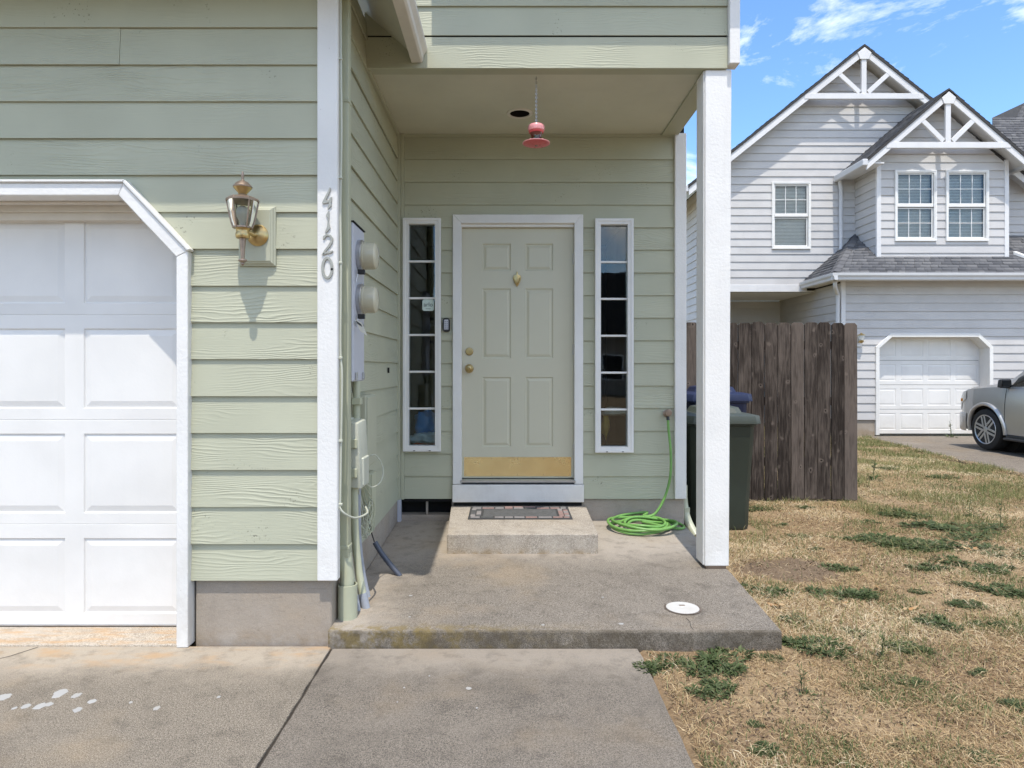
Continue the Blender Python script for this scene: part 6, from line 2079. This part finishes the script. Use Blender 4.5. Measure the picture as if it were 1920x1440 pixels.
blades('fading_grass', 95000, lambda x, y: np.clip(patch(x, y, -0.12, 0.5, 1.3, 21.0), 0, 1) * (0.16 + 0.84 * np.clip((y - 4.6) / 2.5, 0, 1)) * bare(x, y), (0.025, 0.10), (0.0018, 0.0034), (0.1, 1.1), M['mixgrass'], 'yellow green grass fading towards the far driveway', yr=(2.2, 14.4), near_bias=0.9)
blades('green_sprigs', 75000, lambda x, y: np.clip(0.05 + patch(x, y, 0.06, 0.45, 2.0, 57.0) + 0.9 * patch(x, y, 0.05, 0.5, 1.2, 63.0) * np.clip((x - 2.6) / 1.5, 0, 1) * np.clip((y - 3.4), 0, 1), 0, 1) * bare(x, y), (0.012, 0.042), (0.0018, 0.0045), (0.2, 1.3), M['sprig'], 'short green sprigs growing through the thatch')


# ------------------------------------------------------------------ weeds
def rosette(seed, n=46, rad=0.5, hmax=0.28, leaf=0.34):
    r_ = random.Random(seed)
    mb = MB()
    subs = [(0.0, 0.0, 0.30)]
    for k in range(9):
        a = r_.uniform(0, 2 * math.pi)
        d = rad * r_.uniform(0.25, 0.95)
        subs.append((d * math.cos(a), d * math.sin(a) * 0.8, r_.uniform(0.07, 0.22)))
    for i in range(n):
        cx_, cy2, rs2 = r_.choice(subs)
        a = r_.uniform(0, 2 * math.pi)
        rr = rs2 * math.sqrt(r_.random())
        bx_, by_ = cx_ + rr * math.cos(a), cy2 + rr * math.sin(a) * 0.8
        th = a + r_.uniform(-1.2, 1.2)
        L = leaf * r_.uniform(0.35, 1.1)
        w = L * r_.uniform(0.08, 0.17)
        el = r_.uniform(0.05, 1.05)
        d = Vector((math.cos(th) * math.cos(el), math.sin(th) * math.cos(el), math.sin(el)))
        s_ = Vector((-math.sin(th), math.cos(th), r_.uniform(-0.4, 0.4))) * w
        p0 = Vector((bx_, by_, 0.0))
        p1 = p0 + d * L * 0.5
        d2 = Vector((d.x, d.y, d.z - 0.6)).normalized()
        p2 = p1 + d2 * L * 0.5
        mb.add([p0 - s_ * 0.25, p0 + s_ * 0.25, p1 + s_, p2, p1 - s_], [(0, 1, 2, 4), (4, 2, 3)])
    return mb


def stalk(seed):
    r_ = random.Random(seed)
    mb = rosette(seed + 50, 16, 0.25, 0.2, 0.30)
    for q in range(r_.choice([1, 2, 3])):
        x0, y0 = r_.uniform(-0.15, 0.15), r_.uniform(-0.1, 0.1)
        h = r_.uniform(0.8, 1.2)
        lx_, ly_ = r_.uniform(-0.2, 0.2), r_.uniform(-0.15, 0.15)
        pts = [(x0 + lx_ * f * f, y0 + ly_ * f * f, h * f) for f in (0, 0.33, 0.66, 1)]
        mb.tube(pts, [0.014, 0.012, 0.010, 0.006], 4)
        for i in range(11):
            f = r_.uniform(0.2, 1.0)
            p = Vector((x0 + lx_ * f * f, y0 + ly_ * f * f, h * f))
            th = r_.uniform(0, 6.28)
            L = r_.uniform(0.10, 0.2)
            d = Vector((math.cos(th), math.sin(th), 0.45)) * L
            s_ = Vector((-math.sin(th), math.cos(th), 0)) * L * 0.16
            mb.add([p - s_ * 0.3, p + s_ * 0.3, p + d * 0.6 + s_, p + d, p + d * 0.6 - s_], [(0, 1, 2, 4), (4, 2, 3)])
    return mb


def weed_mesh(mb, nm):
    o = mb.build(nm, M['weed'], None)
    me = o.data
    bpy.data.objects.remove(o, do_unlink=True)
    return me


protos = {'r': [weed_mesh(rosette(i * 7 + 1, 820, 0.5, 0.28, 0.14), 'weed_leaves') for i in range(7)], 's': [weed_mesh(stalk(i), 'weed_stalk') for i in range(4)]}
WEEDS = [  # px, py, width px, type, label or None
    (1418, 957, 46, 'r', 'low green weed at the foot of the fence beside the cart'),
    (1506, 951, 28, 'r', 'tiny weed tuft under the fence, right of its middle'), (1685, 966, 74, 'r', 'dense green weed patch right below the fence end'),
    (1805, 994, 125, 'r', 'largest dark green weed patch at the right, with tall stems'), (1655, 1015, 95, 'r', 'spreading green weed patch left of the largest dark patch'),
    (1706, 1022, 76, 'r', 'green weeds between the two spreading patches at the right'), (1790, 1028, 130, 'r', 'spreading green weeds just below the largest dark patch'), (1735, 1030, 60, 'r', 'green weeds just left of the patch below the largest one'), (1501, 1008, 34, 'r', 'small weed tuft between the cart and the bare soil'), (1565, 1011, 36, 'r', 'small weed tuft above the tuft beside the bare soil'),
    (1629, 980, 32, 'r', 'small weed tuft left of the dense patch below the fence end'), (1565, 1067, 56, 'r', 'green weed tuft right of the bare soil patch'), (1429, 1114, 76, 'r', 'green weed clump against the right edge of the porch slab'),
    (1570, 1112, 88, 'r', 'wide green weed clump in pale dry grass right of the slab'), (1745, 1066, 55, 'r', 'thin flat weed strip below the spreading right patches'), (1805, 1095, 36, 'r', 'small round weed tuft below the thin flat strip'),
    (1486, 1163, 52, 'r', 'grey green weed mat by the front right corner of the slab'), (1608, 1189, 45, 'r', 'sparse grey weed sprigs above right of the oval mat'), (1540, 1217, 96, 'r', 'dense oval green weed mat right of the slab corner'),
    (1444, 1234, 32, 'r', 'small weed tuft just below the slab corner, left of the oval mat'), (1252, 1252, 84, 'r', 'green weed clump where the walk meets the slab'), (1350, 1244, 110, 'r', 'widest green weed mat below the slab front edge'),
    (1345, 1300, 78, 'r', 'ragged weed patch below the widest mat beside the walk'), (1322, 1313, 40, 's', 'pale stalked weed beside the walk edge in the ragged patch'), (1510, 1302, 42, 's', 'upright spiky weed in the dry grass right of the walk'),
    (1476, 1316, 18, 's', 'tiny stalked weed left of the upright spiky one'), (1702, 1279, 46, 'r', 'lone rounded weed tuft at the lower right'), (1828, 1260, 32, 'r', 'small weed tuft right of the lone rounded tuft'), (1651, 1232, 40, 's', 'single thin stalked weed standing in the dry grass'),
    (1698, 1213, 62, 'r', 'long slanting weed strip right of the single thin stalk'), (1749, 1170, 68, 'r', 'flat green weed patch at the middle right'), (1832, 1170, 26, 'r', 'small round weed right of the flat middle right patch'), (1890, 1176, 46, 'r', 'ragged weed near the right edge, level with the flat patch'), (1809, 1134, 48, 'r', 'small weed tuft above right of the flat middle right patch'),
    (1851, 1240, 16, 's', 'tiny single green shoot near the right edge'), (1860, 1069, 64, 'r', 'weed tuft near the right edge below the dark patch'), (1877, 1112, 80, 'r', 'ragged dark weeds at the right edge, halfway down the lawn'), (1907, 1322, 44, 'r', 'dark weed cut by the right edge low in the picture'), (1911, 1356, 36, 'r', 'lower of two weeds at the bottom right edge'), (1414, 1358, 26, 'r', 'small weed tuft low between the walk and the lawn middle'),
    (1548, 1353, 22, 's', 'thin stalked weed low in the lawn, below the spiky one'), (1715, 984, 26, 's', 'thin stemmed weed right of the dense patch below the fence end'), (1822, 970, 36, 's', 'tall thin weed stem rising from the largest dark patch'), (1881, 995, 40, 's', 'stalked weed right of the largest dark patch'), (1779, 1056, 66, 'r', 'weeds below the patch that adjoins the largest dark patch'),
    (1640, 900, 40, 's', 'tall dry stalked weed just right of the fence'), (1668, 880, 36, 'r', 'small weed tuft far back beside the fence end'), (1765, 895, 40, 'r', 'small weed tuft far back between fence and driveway'), (1785, 820, 24, 's', 'small weed in the driveway joint by the white garage door'),
    (1700, 1400, 60, 'r', 'weed clump at the bottom edge, right of centre lawn'), (1440, 1410, 50, 'r', 'weed clump at the bottom edge nearest the walk'), (1840, 1420, 60, 'r', 'weed clump at the bottom edge, rightmost'), (1620, 1290, 20, 'r', 'tiny weed left of the lone rounded tuft'), (1720, 1110, 30, 'r', 'tiny weed above the flat middle right patch'), (1900, 1040, 80, 'r', 'weed patch cut by the right edge below the far driveway'), (1460, 985, 26, 'r', 'tiny weed just right of the cart'), (1530, 1030, 22, 'r', 'tiny weed at the far edge of the bare soil')]
for i, (px, py, w, ty, lab) in enumerate(WEEDS):
    Y = 1.41 * F / (py - CY)
    for _ in range(3):
        Y = (EYE - ground_z(X(px, Y), Y)) * F / (py - CY)
    xw = X(px, Y)
    sc = w * Y / F * (1.32 if ty == 'r' else 1.1)
    if ty == 's':
        sc *= 1.15
    o = bpy.data.objects.new('weed', protos[ty][i % len(protos[ty])])
    COL.objects.link(o)
    o.location = (xw, Y, ground_z(xw, Y) + 0.002)
    o.rotation_euler = (0, 0, random.uniform(0, 6.28) if ty == 's' else random.uniform(-0.4, 0.4) + (math.pi if i % 2 else 0))
    o.scale = (sc, sc, min(sc, 0.34) * (1.0 if ty == 'r' else 1.0) if ty == 'r' else sc)
    tag(o, lab or 'small green weed scattered in the dry lawn', 'weed', 'weeds in the dry lawn')

# dry fallen leaves near the slab
for px, py in ((1578, 1138), (1646, 1107), (1452, 1140), (1820, 1033), (1700, 1150)):
    Y = 1.40 * F / (py - CY)
    xw = X(px, Y)
    mb = MB()
    for k in range(5):
        a = random.uniform(0, 6.28)
        p = Vector((xw + random.uniform(-.03, .03), Y + random.uniform(-.03, .03), ground_z(xw, Y) + random.uniform(0.012, 0.03)))
        d = Vector((math.cos(a), math.sin(a), random.uniform(-.2, .6))) * random.uniform(0.03, 0.05)
        s_ = Vector((-math.sin(a), math.cos(a), random.uniform(-.4, .4))) * 0.013
        mb.add([p, p + d * .4 + s_, p + d, p + d * .4 - s_], [(0, 1, 2), (0, 2, 3)])
    tag(mb.build('fallen_leaves', M['leaf'], None), 'few curled orange brown dead leaves on the dry grass', 'leaves', 'dead leaves on the lawn')
